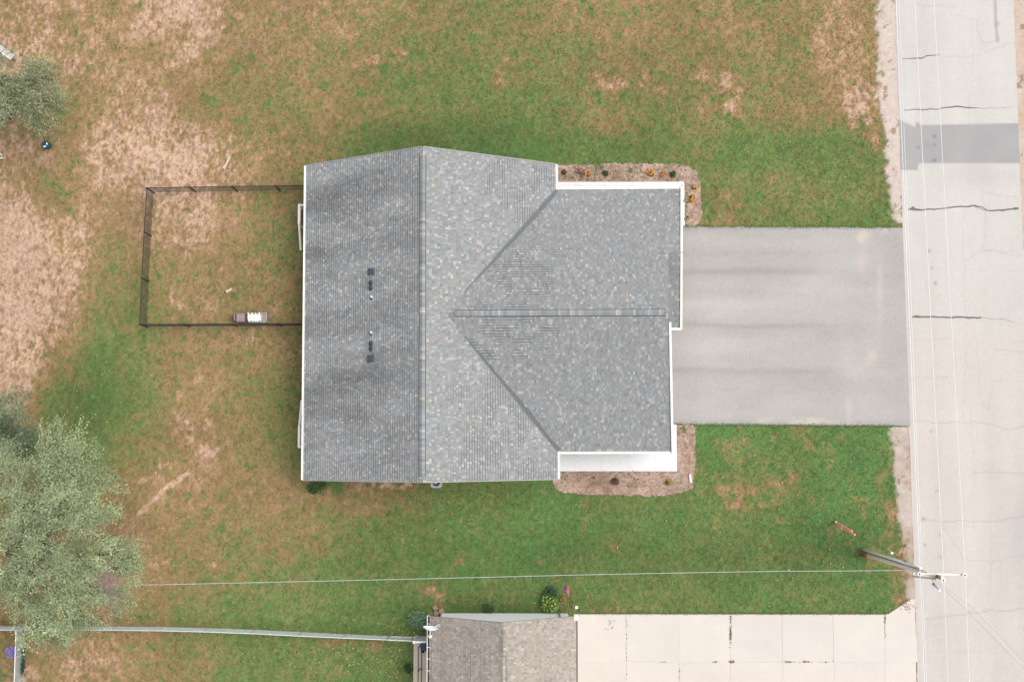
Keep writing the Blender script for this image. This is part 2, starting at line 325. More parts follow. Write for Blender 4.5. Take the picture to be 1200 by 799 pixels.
V = np.stack([np.stack([cx_, cy_, z0+.0], -1), np.stack([cx_+C_*.6-S_*.3, cy_+S_*.6+C_*.3, z0+.025], -1), np.stack([cx_+C_, cy_+S_, z0+.012], -1), np.stack([cx_+C_*.6+S_*.3, cy_+S_*.6-C_*.3, z0+.025], -1)], 2)
wc = np.array([D(112,156,104), D(96,142,88), D(128,166,112), D(104,146,78)])[RNG.integers(0, 4, m_)]*RNG.normal(1, .12, (m_, 1))
np_mesh('broadleaf_weeds', V.reshape(-1, 3), np.arange(m_*20).reshape(-1, 4), mat('weed_leaf', attr=True, rough=.6, spec=.3), col=np.repeat(np.clip(wc, .01, .8), 20, 0), kind='stuff')

# fallen leaves and pale litter
def scatter_quads(name, pts, size, cols, m, kind='stuff', z=.01, tilt=.35, lift=.02, asp=.6):
    n = len(pts); V = np.zeros((n, 4, 3)); a = RNG.uniform(0, 6.283, n); s = RNG.uniform(size[0], size[1], n)
    u = np.stack([np.cos(a)*s, np.sin(a)*s, RNG.normal(0, tilt, n)*s], -1); v = np.stack([-np.sin(a)*s*asp, np.cos(a)*s*asp, RNG.normal(0, tilt, n)*s], -1)
    P = np.stack([pts[:, 0], pts[:, 1], z+RNG.uniform(0, lift, n)], -1)
    V[:, 0] = P-u; V[:, 1] = P-v*.9; V[:, 2] = P+u; V[:, 3] = P+v
    return np_mesh(name, V.reshape(-1, 3), np.arange(n*4).reshape(-1, 4), m, col=np.repeat(cols, 4, 0), kind=kind)
L = []
for (a0, b0, sx, sy, k) in [(110,480,45,30,60),(150,560,40,40,30),(160,730,60,12,50),(420,770,55,22,330),(340,760,50,20,90),(965,692,45,22,60),(860,560,60,30,50),(560,600,120,20,70),(860,640,90,30,40),(700,700,60,14,40),(480,760,12,20,60),(620,60,260,50,60),(940,120,60,60,80),(230,220,140,120,60)]:
    L += list(zip(RNG.normal(a0, sx, k), RNG.normal(b0, sy, k)))
L = np.array(L); W = np.array([G(a, b)[:2] for a, b in L]); ok = ~blocked(L[:, 0], L[:, 1], W[:, 0], W[:, 1]); W = W[ok]; L = L[ok]
pal = np.array([D(205,178,110), D(214,190,150), D(186,128,84), D(222,205,170), D(198,170,70)]); cl = pal[RNG.integers(0, 5, len(W))]
scatter_quads('fallen_leaves', W, (.025, .06), cl, mat('leaf_litter', attr=True, rough=.8), z=.02)

# ------------------------------------------------------------------ asphalt driveway, road, crack seal, neighbour's slabs
def quad_grid(poly4, nx, ny):
    a, b, c, d_ = [np.array(p, float) for p in poly4]       # a-b top edge, d-c bottom edge
    u, v = np.meshgrid(np.linspace(0, 1, nx), np.linspace(0, 1, ny)); u = u[..., None]; v = v[..., None]
    P = (a*(1-u)+b*u)*(1-v)+(d_*(1-u)+c*u)*v; i = np.arange(nx*ny).reshape(ny, nx)
    Fc = np.stack([i[1:, :-1], i[1:, 1:], i[:-1, 1:], i[:-1, :-1]], -1).reshape(-1, 4); return P.reshape(-1, 2), Fc, nx, ny
def skirt(V, Fc, nx, ny, depth, col):
    i = np.arange(nx*ny).reshape(ny, nx); ring = np.concatenate([i[0, :], i[1:, -1], i[-1, -2::-1], i[-2:0:-1, 0]]); m = len(V)
    V2 = V[ring].copy(); V2[:, 2] -= depth; k = np.arange(len(ring)); kn = (k+1) % len(ring)
    F2 = np.stack([ring[k], ring[kn], m+kn, m+k], -1); return np.concatenate([V, V2]), np.concatenate([Fc, F2]), np.concatenate([col, col[ring]])
P, Fc, nx, ny = quad_grid([(7.02,11.13), G(1058,266.5)[:2], G(1067,499)[:2], (7.02,.85)], 215, 172)
px, py = PX(P[:, 0], P[:, 1])
c = np.broadcast_to(lin((204,199,194))/KD, (len(P), 3)).copy()
c *= (1+.16*fbm(px*.25, py, 16, 1)+.16*fbm(px*.4, py, 60, 2)+.12*(vn(px, py, 1.8, 3)-.5)+.10*fbm(px, py, 45, 5))[:, None]
for yy, a, w_ in [(319,-.13,4),(321,-.07,12),(381,-.12,2.5),(384,-.06,10),(434,-.11,4),(440,-.06,12),(345,-.05,8),(298,-.07,4),(462,-.05,10),(268,-.06,4),(497,-.06,5),(355,.04,8),(405,.04,12),(284,.03,7)]:
    c *= (1+a*np.exp(-((py-yy-fbm(px, py, 90, 1)*6)/w_)**2)*ss(1030, 900, px))[:, None]
c *= (1-.06*ss(1000, 1055, px)-.07*ss(830, 795, px)-.08*ss(271, 266, py)-.10*ss(488, 498, py)*(1-.8*np.exp(-((px-950)/40)**2)))[:, None]
for x0, y0, rx, ry, a in [(1012,278,8,7,.95),(1010,305,5,14,.4),(1036,270,6,4,.5),(1031,345,4,45,.4),(1022,420,7,10,.6),(1000,425,18,16,.35),(995,478,5,16,.5),(950,494,22,5,.8),(895,493,10,4,.6),(1000,365,60,40,.04),(925,350,70,25,.08),(960,470,60,20,.12)]:
    m = np.exp(-(((px-x0)/rx)**2+((py-y0)/ry)**2)**1.2)*(1+fbm(px, py, 9, 4)*2.2); c = mix(c, lin((228,216,202))/KD, np.clip(m, 0, 1)*a)
m = np.exp(-(((px-1003)/12)**2+((py-390)/24)**2)); c *= (1-.07*m)[:, None]
z = .012+.004*fbm(px, py, 50, 1); V = np.stack([P[:, 0], P[:, 1], z], -1)
V[:, 1] += np.where((P[:, 1] > 11.05) | (P[:, 1] < .85), fbm(px, py, 9, 2)*.09, 0)
V, Fc, c = skirt(V, Fc, nx, ny, .12, c)
np_mesh('asphalt_driveway', V, Fc, mat('asphalt', attr=True, rough=.9, spec=.2, noise=.09, nscale=45, chroma=((28, .14),), bump=.3, bscale=120), col=c, kind='structure')

ysr = np.concatenate([np.linspace(90, 27, 20), np.arange(26, -14, -.065), np.linspace(-15, -90, 20)])
def rl(y): return 20.02-.0070*y
def rr(y): return 26.22-.0062*y
u = np.linspace(0, 1, 96); U_, YY = np.meshgrid(u, ysr); XX = rl(YY)*(1-U_)+rr(YY)*U_
px, py = PX(XX, YY)
edge = (U_ == 1); XX = XX+np.where(edge, fbm(px, py, 22, 3)*.35*ss(150, 320, py), 0)+np.where(U_ == 0, fbm(px, py, 14, 2)*.10, 0)
c = np.broadcast_to(lin((230,225,218))/KD, XX.shape+(3,)).copy()
c = mix(c, lin((229,221,212))/KD, ss(200, 500, py)*.9)
c *= (1+.09*fbm(px, py*.12, 12, 1)+.08*fbm(px, py, 60, 4)+.05*fbm(px, py, 14, 6)+.09*(vn(px, py, 1.7, 2)-.5)-.035*np.exp(-((px-1082-.03*py)/9)**2)-.035*np.exp(-((px-1150-.02*py)/10)**2)+.02*np.exp(-((px-1115-.03*py)/12)**2))[..., None]
patch = (ss(145.5, 147.5, py+.02*(px-1100))*ss(192.5, 190.5, py)*(px > 1074)+ (px <= 1076)*ss(140.5, 142.5, py-.45*(px-1056))*ss(200.5, 198.5, py))
c = mix(c, (lin((183,182,181))/KD), np.clip(patch, 0, 1)*(.92+fbm(px, py, 30, 2)*.3))
c = mix(c, lin((175,172,170))/KD, np.exp(-((px-1150)/40)**2-((py-205)/16)**2)*.18+np.exp(-((px-1195)/20)**2-((py-620)/90)**2)*.25)
rj = random.Random(3)
def cracks(pts, wd, st, jit=3.5):
    q = [pts[0]]
    for (x0, y0), (x1, y1) in zip(pts[:-1], pts[1:]):
        k = max(2, int(math.hypot(x1-x0, y1-y0)/7))
        for i in range(1, k+1): q.append((x0+(x1-x0)*i/k+rj.uniform(-jit, jit)*.5, y0+(y1-y0)*i/k+rj.uniform(-jit, jit)*.5))
    q.append(pts[-1]); return q, wd, st
CR = [cracks([(1120,17),(1145,25),(1150,50),(1180,50)],1.3,.16),cracks([(1095,66),(1125,68),(1160,60),(1190,50)],1.3,.16),cracks([(1138,30),(1140,60),(1137,110),(1135,150)],1.2,.12),
 cracks([(1150,230),(1156,260),(1153,290),(1165,295),(1195,300)],1.3,.18),cracks([(1130,305),(1155,293),(1195,296)],1.3,.15),cracks([(1128,240),(1130,330),(1132,420),(1128,490)],1.2,.13),
 cracks([(1150,225),(1190,232)],1.3,.16),cracks([(1068,493),(1110,495),(1150,494),(1180,502),(1199,500)],1.4,.22),cracks([(1145,400),(1150,470),(1160,480),(1163,450)],1.2,.14),
 cracks([(1060,443),(1110,442)],1.2,.2),cracks([(1140,553),(1165,553),(1199,554)],1.4,.22),cracks([(1080,607),(1100,610),(1140,612),(1199,606)],1.4,.22),cracks([(1100,606),(1130,655),(1160,658),(1199,650)],1.3,.15),
 cracks([(1160,600),(1163,650),(1160,700)],1.3,.12),cracks([(1085,725),(1105,722),(1150,716),(1199,713)],1.4,.24),cracks([(1139,480),(1141,620)],1.2,.1),cracks([(1128,315),(1200,318)],1.2,.08),
 cracks([(1070,398),(1090,399),(1110,397)],1.2,.12),cracks([(1165,410),(1199,412)],1.3,.16),cracks([(1160,445),(1195,448)],1.3,.12),cracks([(1075,6),(1120,9)],1.3,.15),cracks([(1060,760),(1200,765)],1.2,.08)]
for q, wd_, st in CR: c = mix(c, lin((110,104,100))/KD, seg(px, py, q, wd_*.8)*st*.75)
for x0, y0, r, a in [(1075,146,2.5,.5),(1076,173,2,.4),(1095,160,2,.6),(1095,170,1.6,.5),(1095,188,2,.6),(1086,170,5,.15),(1082,608,2.5,.4),(1084,638,1.8,.4),(1098,575,1.6,.4),(1102,627,1.6,.4),(1102,652,1.6,.4),(1089,294,1.8,.5),(1096,332,2,.5),(1092,314,1.6,.4),(1091,505,2,.3),(1169,28,3,.3)]:
    c = mix(c, lin((110,104,98))/KD, np.exp(-((px-x0)**2+(py-y0)**2)/r**2)*a)
c = mix(c, lin((150,146,140))/KD, seg(px, py, [(1166,0),(1167,30),(1169,48)], 2.6)*.45)
c = mix(c, lin((238,234,230))/KD, seg(px, py, [(1135,700),(1200,785)], 3)*.3)
c = mix(c, lin((175,170,166))/KD, seg(px, py, [(1052,0),(1060,250),(1069,500),(1074,700),(1078,800)], 1.4)*.12)  # faint gutter shade painted along the west road edge
V = np.stack([XX, YY, .008+0*XX], -1).reshape(-1, 3); i = np.arange(XX.size).reshape(XX.shape)
Fc = np.stack([i[1:, :-1], i[1:, 1:], i[:-1, 1:], i[:-1, :-1]], -1).reshape(-1, 4)
road = np_mesh('road', V, Fc, mat('worn_road', attr=True, rough=.92, spec=.15, noise=.06, nscale=40, chroma=((22, .10),), bump=.25, bscale=110), col=c.reshape(-1, 3), kind='structure')
# tar-sealed cracks, laid on the road
sm = mat('crack_seal', D(128,126,126), rough=.7, noise=.15)
for pts, w0 in [([(1057,69,.3),(1079,68.5,1.0),(1090,65,.9),(1102,64,.3)],1.3), ([(1059,129,.4),(1078,128.5,.9),(1098,128,.8),(1118,125,1.2),(1134,126,1.1),(1150,127.5,.3),(1188,126,.2)],1.3),
  ([(1064,246,.6),(1067,244.8,1.8),(1070,244,3.6),(1074,246,1.8),(1084,246,1.3),(1104,244.5,1.0),(1124,242.5,1.2),(1142,241,1.3),(1150,243,1.0),(1158,247,1.0),(1174,246.5,1.7),(1186,244.5,1.2),(1190,244.5,2.6),(1194,244.5,1.4)],1.25),
  ([(1140,241,.6),(1149,244.5,.6),(1156,247.5,.5)],1.1), ([(1068,371,.4),(1073,370.2,2.2),(1079,371.5,1.6),(1098,371.5,1.3),(1120,372,1.4),(1133,372,1.5),(1151,372.3,1.5)],1.3), ([(1151,372.3,.3),(1176,374,.3),(1190,378,.3)],1.2)]:
    b = MB(); vs = []
    xs_ = np.arange(pts[0][0], pts[-1][0]+.1, 2.0); ys_ = np.interp(xs_, [p[0] for p in pts], [p[1] for p in pts])+(vn(xs_, 0*xs_+pts[0][1], 5, 3)-.5)*1.2
    ww = np.interp(xs_, [p[0] for p in pts], [p[2] for p in pts])*w0*(.8+.5*vn(xs_, 0*xs_, 3, 5))/2
    for x_, y_, h_ in zip(xs_, ys_, ww): vs += [G(x_, y_-h_, .013), G(x_, y_+h_, .013)]
    b.add(vs, [(2*i, 2*i+1, 2*i+3, 2*i+2) for i in range(len(xs_)-1)]).build('crack_seal', sm, road, kind='structure')

# neighbour's concrete driveway: one object per slab
nd = bpy.data.objects.new('concrete_driveway', None); COL.objects.link(nd); nd.location = (10, -11, 0); nd['kind'] = 'structure'
mslab = mat('pale_concrete', D(244,234,223), rough=.85, noise=.05, nscale=14, rnd=.022, ramp_noise2=.05, bump=.15)
cx = [G(x, 775)[0] for x in (672.5,734,796,856,917,977,1037,1073.5)]
cy = [G(800, 719.3)[1], G(800, 775)[1]]; cy += [cy[1]-2.45, cy[1]-4.9, cy[1]-7.35]
for i in range(7):
    for j in range(4):
        x0, x1 = cx[i]+.005, cx[i+1]-.005; y0, y1 = cy[j+1]+.005, cy[j]-.005
        if i == 6 and j == 0: poly = [(x0, y0), (x1+.06, y0), (x1, G(1072, 702)[1]), (G(1068.5, 701)[0], G(1068.5, 701)[1]), (G(1041, 718.5)[0], y1+.02), (x0, y1)]
        else: poly = [(x0, y0), (x1, y0), (x1, y1), (x0, y1)]
        MB().prism(poly, -.1, .022+random.uniform(-.003, .003)).build('slab', mslab, nd, bevel=.006)
MB().box(cx[0]+.02, cx[-1]-.05, cy[-1], cy[0]-.75, -.05, .008).box(cx[0]+.02, cx[-2], cy[0]-.75, cy[0]-.02, -.05, .008).build('joint_sand', mat('joint_sand', (.60, .55, .50), rough=.95), nd, kind='stuff')
# brown weeds in the joints
J = []
for a0, b0, sx, sy, k in [(856,742,.6,4,60),(856,735,.6,12,60),(857,775,1.5,1,40),(924,775,3,.5,24),(944,775,3,.5,24),(838,775,2,.4,12),(968,775,3,.4,10),(1037,724,.5,5,34),(734,750,.4,25,26),(796,790,.4,8,14),(776,775,3,.4,5),(1037,740,.4,3,6)]:
    J += [G(a, b)[:2] for a, b in zip(RNG.normal(a0, sx, k), RNG.normal(b0, sy, k))]
scatter_quads('joint_weeds', np.array(J), (.02, .045), np.array([D(150,132,80), D(120,125,70), D(165,140,105)])[RNG.integers(0, 3, len(J))], mat('joint_weed', attr=True), z=.03)
J = [G(a, b)[:2] for a, b in zip(np.r_[RNG.normal(716, 3, 14), RNG.normal(1064, 4, 30), RNG.normal(1060, 3, 20)], np.r_[RNG.normal(728, 5, 14), RNG.normal(712, 2, 30), RNG.normal(706, 2, 20)])]
scatter_quads('driveway_litter', np.array(J), (.02, .05), np.array([D(200,160,125), D(190,150,110)])[RNG.integers(0, 2, len(J))], MATS['joint_weed'], z=.032)

# pebbles on the shoulders
n = 9000; e = np.concatenate([RNG.uniform(1024, 1052, 5000), RNG.uniform(1193, 1206, 4000)]); f_ = np.concatenate([RNG.choice([0, 1], 5000)*0+RNG.uniform(-5, 800, 5000), RNG.uniform(-5, 800, 4000)])
e[:5000] += np.interp(f_[:5000], [0, 265, 500, 800], [0, 8, 14, 18]); k_ = (gravel_w(e, f_) > .4); e, f_ = e[k_], f_[k_]
W = np.array([G(a, b)[:2] for a, b in zip(e, f_)])
scatter_quads('gravel', W, (.010, .026), np.array([D(240,228,216), D(222,206,192), D(204,182,162), D(246,238,228)])[RNG.integers(0, 4, len(W))], mat('pebbles', attr=True), z=.0, lift=.015)

# ------------------------------------------------------------------ mulch beds
def bed(name, poly, seed):
    P = np.array([G(a, b)[:2] for a, b in poly]); x0, y0 = P.min(0)-.2; x1, y1 = P.max(0)+.2
    gx, gy, gf = grid(np.arange(x0, x1, .05), np.arange(y0, y1, .05)); px, py = PX(gx, gy)
    qx = px+fbm(px, py, 8, seed)*5; qy = py+fbm(px, py, 8, seed+2)*5
    ins = inside(qx, qy, poly); c = np.broadcast_to(lin((208,180,160))/KD, (len(gx), 3)).copy()
    c *= (1+.6*(vn(px, py, 1.6, 1)-.5)+.35*(vn(px*.6, py, 2.6, 3)-.5)+.5*fbm(px, py, 16, 2))[:, None]
    c = mix(c, lin((150,118,98))/KD, np.clip(fbm(px, py, 22, 4)*3, 0, 1)*.6)
    c = mix(c, lin((120,135,75))/KD, (fbm(px, py, 8, 6) > .22)*.6*(seed < 5))
    gz = .01+.03*(vn(px, py, 2.0, 2)-.3)+.015*vn(px, py, 6, 1)
    gf = gf[ins[gf].all(1)]; use = np.unique(gf); re = -np.ones(len(gx), int); re[use] = np.arange(len(use))
    o = np_mesh(name, np.stack([gx, gy, gz], -1)[use], re[gf], mat('mulch', attr=True, rough=.95, spec=.1, noise=.25, nscale=40, bump=.6), col=c[use], kind='structure')
    k = 5200; sx = RNG.uniform(x0, x1, k); sy = RNG.uniform(y0, y1, k); a, b = PX(sx, sy); ok = inside(a, b, poly)
    pal = np.array([D(226,202,182), D(186,150,126), D(150,118,98), D(240,222,206), D(204,176,156)])
    scatter_quads('wood_chips', np.stack([sx[ok], sy[ok]], -1), (.02, .055), pal[RNG.integers(0, 5, ok.sum())], mat('chips', attr=True, rough=.9), z=.025, lift=.03, asp=.3)
bed('mulch_bed', BED_N, 1); bed('mulch_bed', BED_S, 6)

# ------------------------------------------------------------------ the house
PHI = .004
def XR(V):
    V = np.array(V, float); x, y = V[:, 0].copy(), V[:, 1].copy(); V[:, 0] = x-PHI*y; V[:, 1] = y+PHI*x; return V
house = thing('house', 'large one-storey house with long crossing grey shingle roofs beside the wide asphalt driveway', 'house', (-1.3, 5.9, 0))
ZE, ZR, ZW = 2.75, 6.61, 5.97
XW_, XE_, XM = -10.59, 1.89, -4.47; YN, YS = 13.78, -1.87
WN, WS = 12.50, -.53; WM = (WN+WS)/2
mW = (ZR-ZE)/(XM-XW_); mE = (ZR-ZE)/(XE_-XM); mN = (ZW-ZE)/(WN-WM)
zW = lambda x, y: ZE+mW*(x-XW_); zE = lambda x, y: ZE+mE*(XE_-x); zN = lambda x, y: ZE+mN*(WN-y); zS = lambda x, y: ZE+mN*(y-WS)
BN, BS = WN, 5.545; BM = (BN+BS)/2; zBS = lambda x, y: ZE+mN*(y-BS); ZB = ZE+mN*(BN-BM)
def clip_poly(poly, clip):
    out = poly; n = len(clip)
    for i in range(n):
        a, b = clip[i], clip[(i+1) % n]; inp = out; out = []
        if not inp: break
        sdf = lambda p: (b[0]-a[0])*(p[1]-a[1])-(b[1]-a[1])*(p[0]-a[0])
        for j in range(len(inp)):
            p, q = inp[j], inp[(j+1) % len(inp)]; sp, sq = sdf(p), sdf(q)
            if sp >= 0: out.append(p)
            if (sp >= 0) != (sq >= 0): t = sp/(sp-sq); out.append((p[0]+(q[0]-p[0])*t, p[1]+(q[1]-p[1])*t))
    return out
def ccw(p):
    a = sum(p[i][0]*p[(i+1) % len(p)][1]-p[(i+1) % len(p)][0]*p[i][1] for i in range(len(p))); return p if a > 0 else p[::-1]
def shingle_slope(parent, polys, origin, udir, vdir, slope, zf, tint, stain, dirt_shade, mname='shingle', wmin=.06, wmax=.135, xf=XR, pal=None, ex=.142):
    "polys: convex plan polygons; udir along the eave, vdir up the slope (both plan unit vectors); zf gives the deck height"
    cs = 1/math.sqrt(1+slope*slope); nrm = np.array([-vdir[0]*slope, -vdir[1]*slope, 1])*cs; up = ex*cs; b = MB(); rnd = random.Random(int(abs(origin[0]*100+origin[1])+7))
    loc = [[((p[0]-origin[0])*udir[0]+(p[1]-origin[1])*udir[1], (p[0]-origin[0])*vdir[0]+(p[1]-origin[1])*vdir[1]) for p in q] for q in polys]
    loc = [ccw(q) for q in loc]; u0 = min(p[0] for q in loc for p in q); u1 = max(p[0] for q in loc for p in q); v1 = max(p[1] for q in loc for p in q)
    v = 0; tabs = []
    while v < v1:
        u = u0-rnd.random()*.3
        while u < u1:
            wd = rnd.uniform(wmin, wmax); t = rnd.choice((.010, .019, .014)); cb = rnd.choices(pal, weights=[4, 4, 3.4, 2.5, 1.1, 1.7])[0]
            j = rnd.gauss(1, .07); cm = (u+wd/2, v+up/2); wx = origin[0]+udir[0]*cm[0]+vdir[0]*cm[1]; wy = origin[1]+udir[1]*cm[0]+vdir[1]*cm[1]
            tabs.append((u, v, wd, t, cb, j, wx, wy, zf(wx, wy))); u += wd
        v += up
    T = np.array([q[6:9] for q in tabs]); ppx, ppy = PX(T[:, 0], T[:, 1], T[:, 2]); SV = stain(ppx, ppy); DV = dirt_shade(ppx, ppy)
    if True:
        for (u, v, wd, t, cb, j, wx, wy, _z), sv, dv in zip(tabs, SV.tolist(), DV.tolist()):
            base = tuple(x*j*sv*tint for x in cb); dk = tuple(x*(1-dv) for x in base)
            for (va, vb, cc_) in ((v, v+up*.76, base), (v+up*.76, v+up, dk)):  # upper strip of each tab darkened: dirt, plus painted lip shadow on the west slope
                for q in loc:
                    pl = clip_poly([(u+.002, va), (u+wd-.002, va), (u+wd-.002, vb), (u+.002, vb)], q)
                    if len(pl) < 3: continue
                    vs = []
                    for (a, c2) in pl:
                        x = origin[0]+udir[0]*a+vdir[0]*c2; y = origin[1]+udir[1]*a+vdir[1]*c2; h = .002+t*(1-(c2-v)/up)
                        vs.append(np.array([x, y, zf(x, y)])+nrm*h)
                    fs = [tuple(range(len(pl)))]
                    if va == v:
                        for i in range(len(pl)):
                            i2 = (i+1) % len(pl)
                            if abs(pl[i][1]-va) < 1e-6 and abs(pl[i2][1]-va) < 1e-6 and abs(pl[i][0]-pl[i2][0]) > 1e-4:
                                m = len(vs); vs += [vs[i]-nrm*(t+.004), vs[i2]-nrm*(t+.004)]; fs.append((i, m, m+1, i2))
                    # orientation up
                    nn = np.cross(vs[fs[0][1]]-vs[fs[0][0]], vs[fs[0][2]]-vs[fs[0][0]])
                    if nn[2] < 0: fs = [f[::-1] for f in fs]
                    b.add(vs, fs, cc_)
    o = b.build('shingles', mat(mname, attr=True, rough=.92, spec=.2, noise=.12, nscale=70, bump=.2, bscale=200), parent, kind='stuff', col=True, xf=xf)
    return o
PAL = [D(167,173,174), D(173,174,172), D(177,174,170), D(160,164,165), D(206,202,192), D(182,190,193)]
one = lambda a, b: np.ones_like(a)
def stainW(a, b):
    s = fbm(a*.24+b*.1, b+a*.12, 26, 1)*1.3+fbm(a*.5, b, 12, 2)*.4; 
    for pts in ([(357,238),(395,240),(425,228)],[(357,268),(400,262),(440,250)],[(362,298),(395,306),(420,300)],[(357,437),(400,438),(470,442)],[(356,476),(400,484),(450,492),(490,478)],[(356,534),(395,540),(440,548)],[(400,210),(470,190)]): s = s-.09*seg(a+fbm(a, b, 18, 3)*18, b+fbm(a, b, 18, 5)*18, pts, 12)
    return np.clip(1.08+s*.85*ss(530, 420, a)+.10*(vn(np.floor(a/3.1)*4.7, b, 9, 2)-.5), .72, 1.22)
def dirt_shadeW(a, b): return np.clip(.50+fbm(a*.4, b, 30, 3)*.7+(vn(np.floor(a/3.2)*3.7, b, 24, 6)-.5)*.9, .04, .75)  # course lines: shadow under the lips painted in, mixed with dirt
def band(a, x0, x1): return ss(x0-6, x0+6, a)*ss(x1+6, x1-6, a)
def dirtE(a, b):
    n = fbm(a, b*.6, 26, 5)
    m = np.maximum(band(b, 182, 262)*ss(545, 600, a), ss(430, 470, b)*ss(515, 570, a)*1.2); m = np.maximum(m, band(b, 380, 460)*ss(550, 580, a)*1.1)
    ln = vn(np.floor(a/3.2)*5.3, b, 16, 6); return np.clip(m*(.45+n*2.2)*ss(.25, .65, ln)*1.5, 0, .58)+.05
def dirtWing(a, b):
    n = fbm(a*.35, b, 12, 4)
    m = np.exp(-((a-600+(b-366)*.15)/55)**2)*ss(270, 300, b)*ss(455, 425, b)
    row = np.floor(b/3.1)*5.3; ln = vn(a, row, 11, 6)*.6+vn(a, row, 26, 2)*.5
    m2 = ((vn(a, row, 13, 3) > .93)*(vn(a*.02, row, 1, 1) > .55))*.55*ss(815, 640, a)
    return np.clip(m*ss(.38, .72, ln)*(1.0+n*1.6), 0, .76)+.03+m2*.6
roofs = {}
def roof_part(name_poly, zf, thick=.16, white=False):
    "deck slab under one slope"
    b = MB()
    for poly in name_poly:
        poly = ccw(poly); n = len(poly); vs = [(x, y, zf(x, y)-.004) for x, y in poly]+[(x, y, zf(x, y)-thick) for x, y in poly]
        b.add(vs, [tuple(range(n)), tuple(range(2*n-1, n-1, -1))]+[(i, n+i, n+(i+1) % n, (i+1) % n) for i in range(n)])
    return b.build('roof', mat('roof_deck', D(120,122,124)), house, xf=XR)
rakex = lambda z: 7.48-.43*(z-ZE)/(ZW-ZE)
polW = [[(XW_, YS), (XM, YS), (XM, YN), (XW_, YN)]]
polE = [[(XM, YN), (XM, WM), (-3.416, WM), (XE_, WN), (XE_, YN)], [(XM, YS), (XM, WM), (-3.416, WM), (XE_, WS), (XE_, YS)]]
polN = [[(-3.416, WM), (rakex(ZW), WM), (rakex(ZB), BM), (7.48, WN), (XE_, WN)], [(rakex(ZB), BM), (7.84, BM), (8.116, WN), (7.48, WN)]]
polS = [[(-3.416, WM), (rakex(ZW), WM), (7.483, WS), (XE_, WS)]]
polB = [[(6.9, BM), (7.84, BM), (7.985, BS), (6.9, BS)]]
r1 = roof_part(polW, zW); shingle_slope(r1, polW, (XW_, YS), (0, 1), (1, 0), mW, zW, 1.05, stainW, dirt_shadeW, pal=PAL)
r2 = roof_part(polE, zE); shingle_slope(r2, polE, (XE_, YS), (0, 1), (-1, 0), mE, zE, 1.0, one, dirtE, pal=PAL)
r3 = roof_part(polN, zN); shingle_slope(r3, polN, (0, WN), (1, 0), (0, -1), mN, zN, 1.0, one, dirtWing, pal=PAL)
r4 = roof_part(polS, zS); shingle_slope(r4, polS, (0, WS), (1, 0), (0, 1), mN, zS, 1.0, one, dirtWing, pal=PAL)
r5 = roof_part(polB, zBS); shingle_slope(r5, polB, (0, BS), (1, 0), (0, 1), mN, zBS, .97, one, lambda a, b: .06+0*a, pal=PAL)
mattr = MATS['shingle']
def ridge(parent, p, q, z, wd, mm, dark=True, pal=PAL, xf=XR, step=.135, label=None, mm2=None):
    "overlapping cap pieces along a ridge from p to q"
    p = np.array(p, float); q = np.array(q, float); L_ = np.linalg.norm(q-p); a = (q-p)/L_; s = np.array([-a[1], a[0]]); mm2 = mm if mm2 is None else mm2
    bb = MB(); rr_ = random.Random(5)
    if dark: # ridge vent body
        for sg, m_ in ((1, mm), (-1, mm2)):
            w0 = wd/2+.03; vs = []
            for e in (p, q):
                o0 = e; o1 = e+s*sg*w0; vs += [(o0[0], o0[1], z+.035), (o1[0], o1[1], z-m_*w0+.03), (o1[0], o1[1], z-m_*w0-.02)]
            f = [(0, 1, 4, 3), (1, 2, 5, 4)]; bb.add(vs, f)
        bb.build('ridge_vent', mat('vent_plastic', D(92,98,104), rough=.8), parent, xf=xf)
    b = MB(); t = 0
    while t < L_-.02:
        e = min(t+step, L_); c_ = rr_.choices(pal, weights=[5, 4, 2, 4, 1, 3])[0]; j = rr_.gauss(1, .08); c_ = tuple(x*j for x in c_)
        for sg, m_ in ((1, mm), (-1, mm2)):
            P0 = p+a*(t+.006); P1 = p+a*e; w0 = wd/2; v = []
            for (e_, h) in ((P0, .058), (P1, .045)):
                v.append((e_[0], e_[1], z+h)); o1 = e_+s*sg*w0; v.append((o1[0], o1[1], z-m_*w0+h))
            v += [(v[0][0], v[0][1], v[0][2]-.02), (v[1][0], v[1][1], v[1][2]-.02), (v[3][0], v[3][1], v[3][2]-.02)]
            b.add(v, [(0, 1, 3, 2) if sg < 0 else (2, 3, 1, 0), (0, 4, 5, 1), (1, 5, 6, 3)], c_)
        t = e
    return b.build('ridge_caps', mattr, parent, kind='stuff', col=True, xf=xf)
ridge(r1, (XM, YS+.25), (XM, YN-.35), ZR, .27, mE, mm2=mW)
ridge(r3, (-3.0, WM), (rakex(ZW)-.15, WM), ZW, .27, mN)
# closed-cut valleys: a darker, ragged strip
for sgn, ye in ((1, WN), (-1, WS)):
    b = MB(); k = 26; p0 = np.array([-3.416, WM]); p1 = np.array([XE_, ye]); a = (p1-p0)/np.linalg.norm(p1-p0); s = np.array([-a[1], a[0]])
    if s[0] < 0: s = -s                                                      # s points to the wing side
    vs = []; cs_ = []
    for i in range(k+1):
        t = .16+.84*i/k; c0 = p0+(p1-p0)*t; wide = -.01+.15*min(1, (t-.16)*2.0)
        for off in (-.03-.02*random.random(), 0, wide+.09*random.random()):
            o = c0+s*off; z = max(zE(*o), (zN if sgn > 0 else zS)(*o))+.026; vs.append((o[0], o[1], z))
    fs = []
    for i in range(k):
        for j in (0, 1): fs.append((i*3+j, i*3+j+1, i*3+j+4, i*3+j+3))
    b.add(vs, fs, (1, 1, 1)).build('valley', mat('valley_strip', D(134,138,140), rough=.9, noise=.35, nscale=18), r3 if sgn > 0 else r4, xf=XR)
mwhite = mat('white_aluminium', (.64, .64, .60), rough=.45, spec=.4)
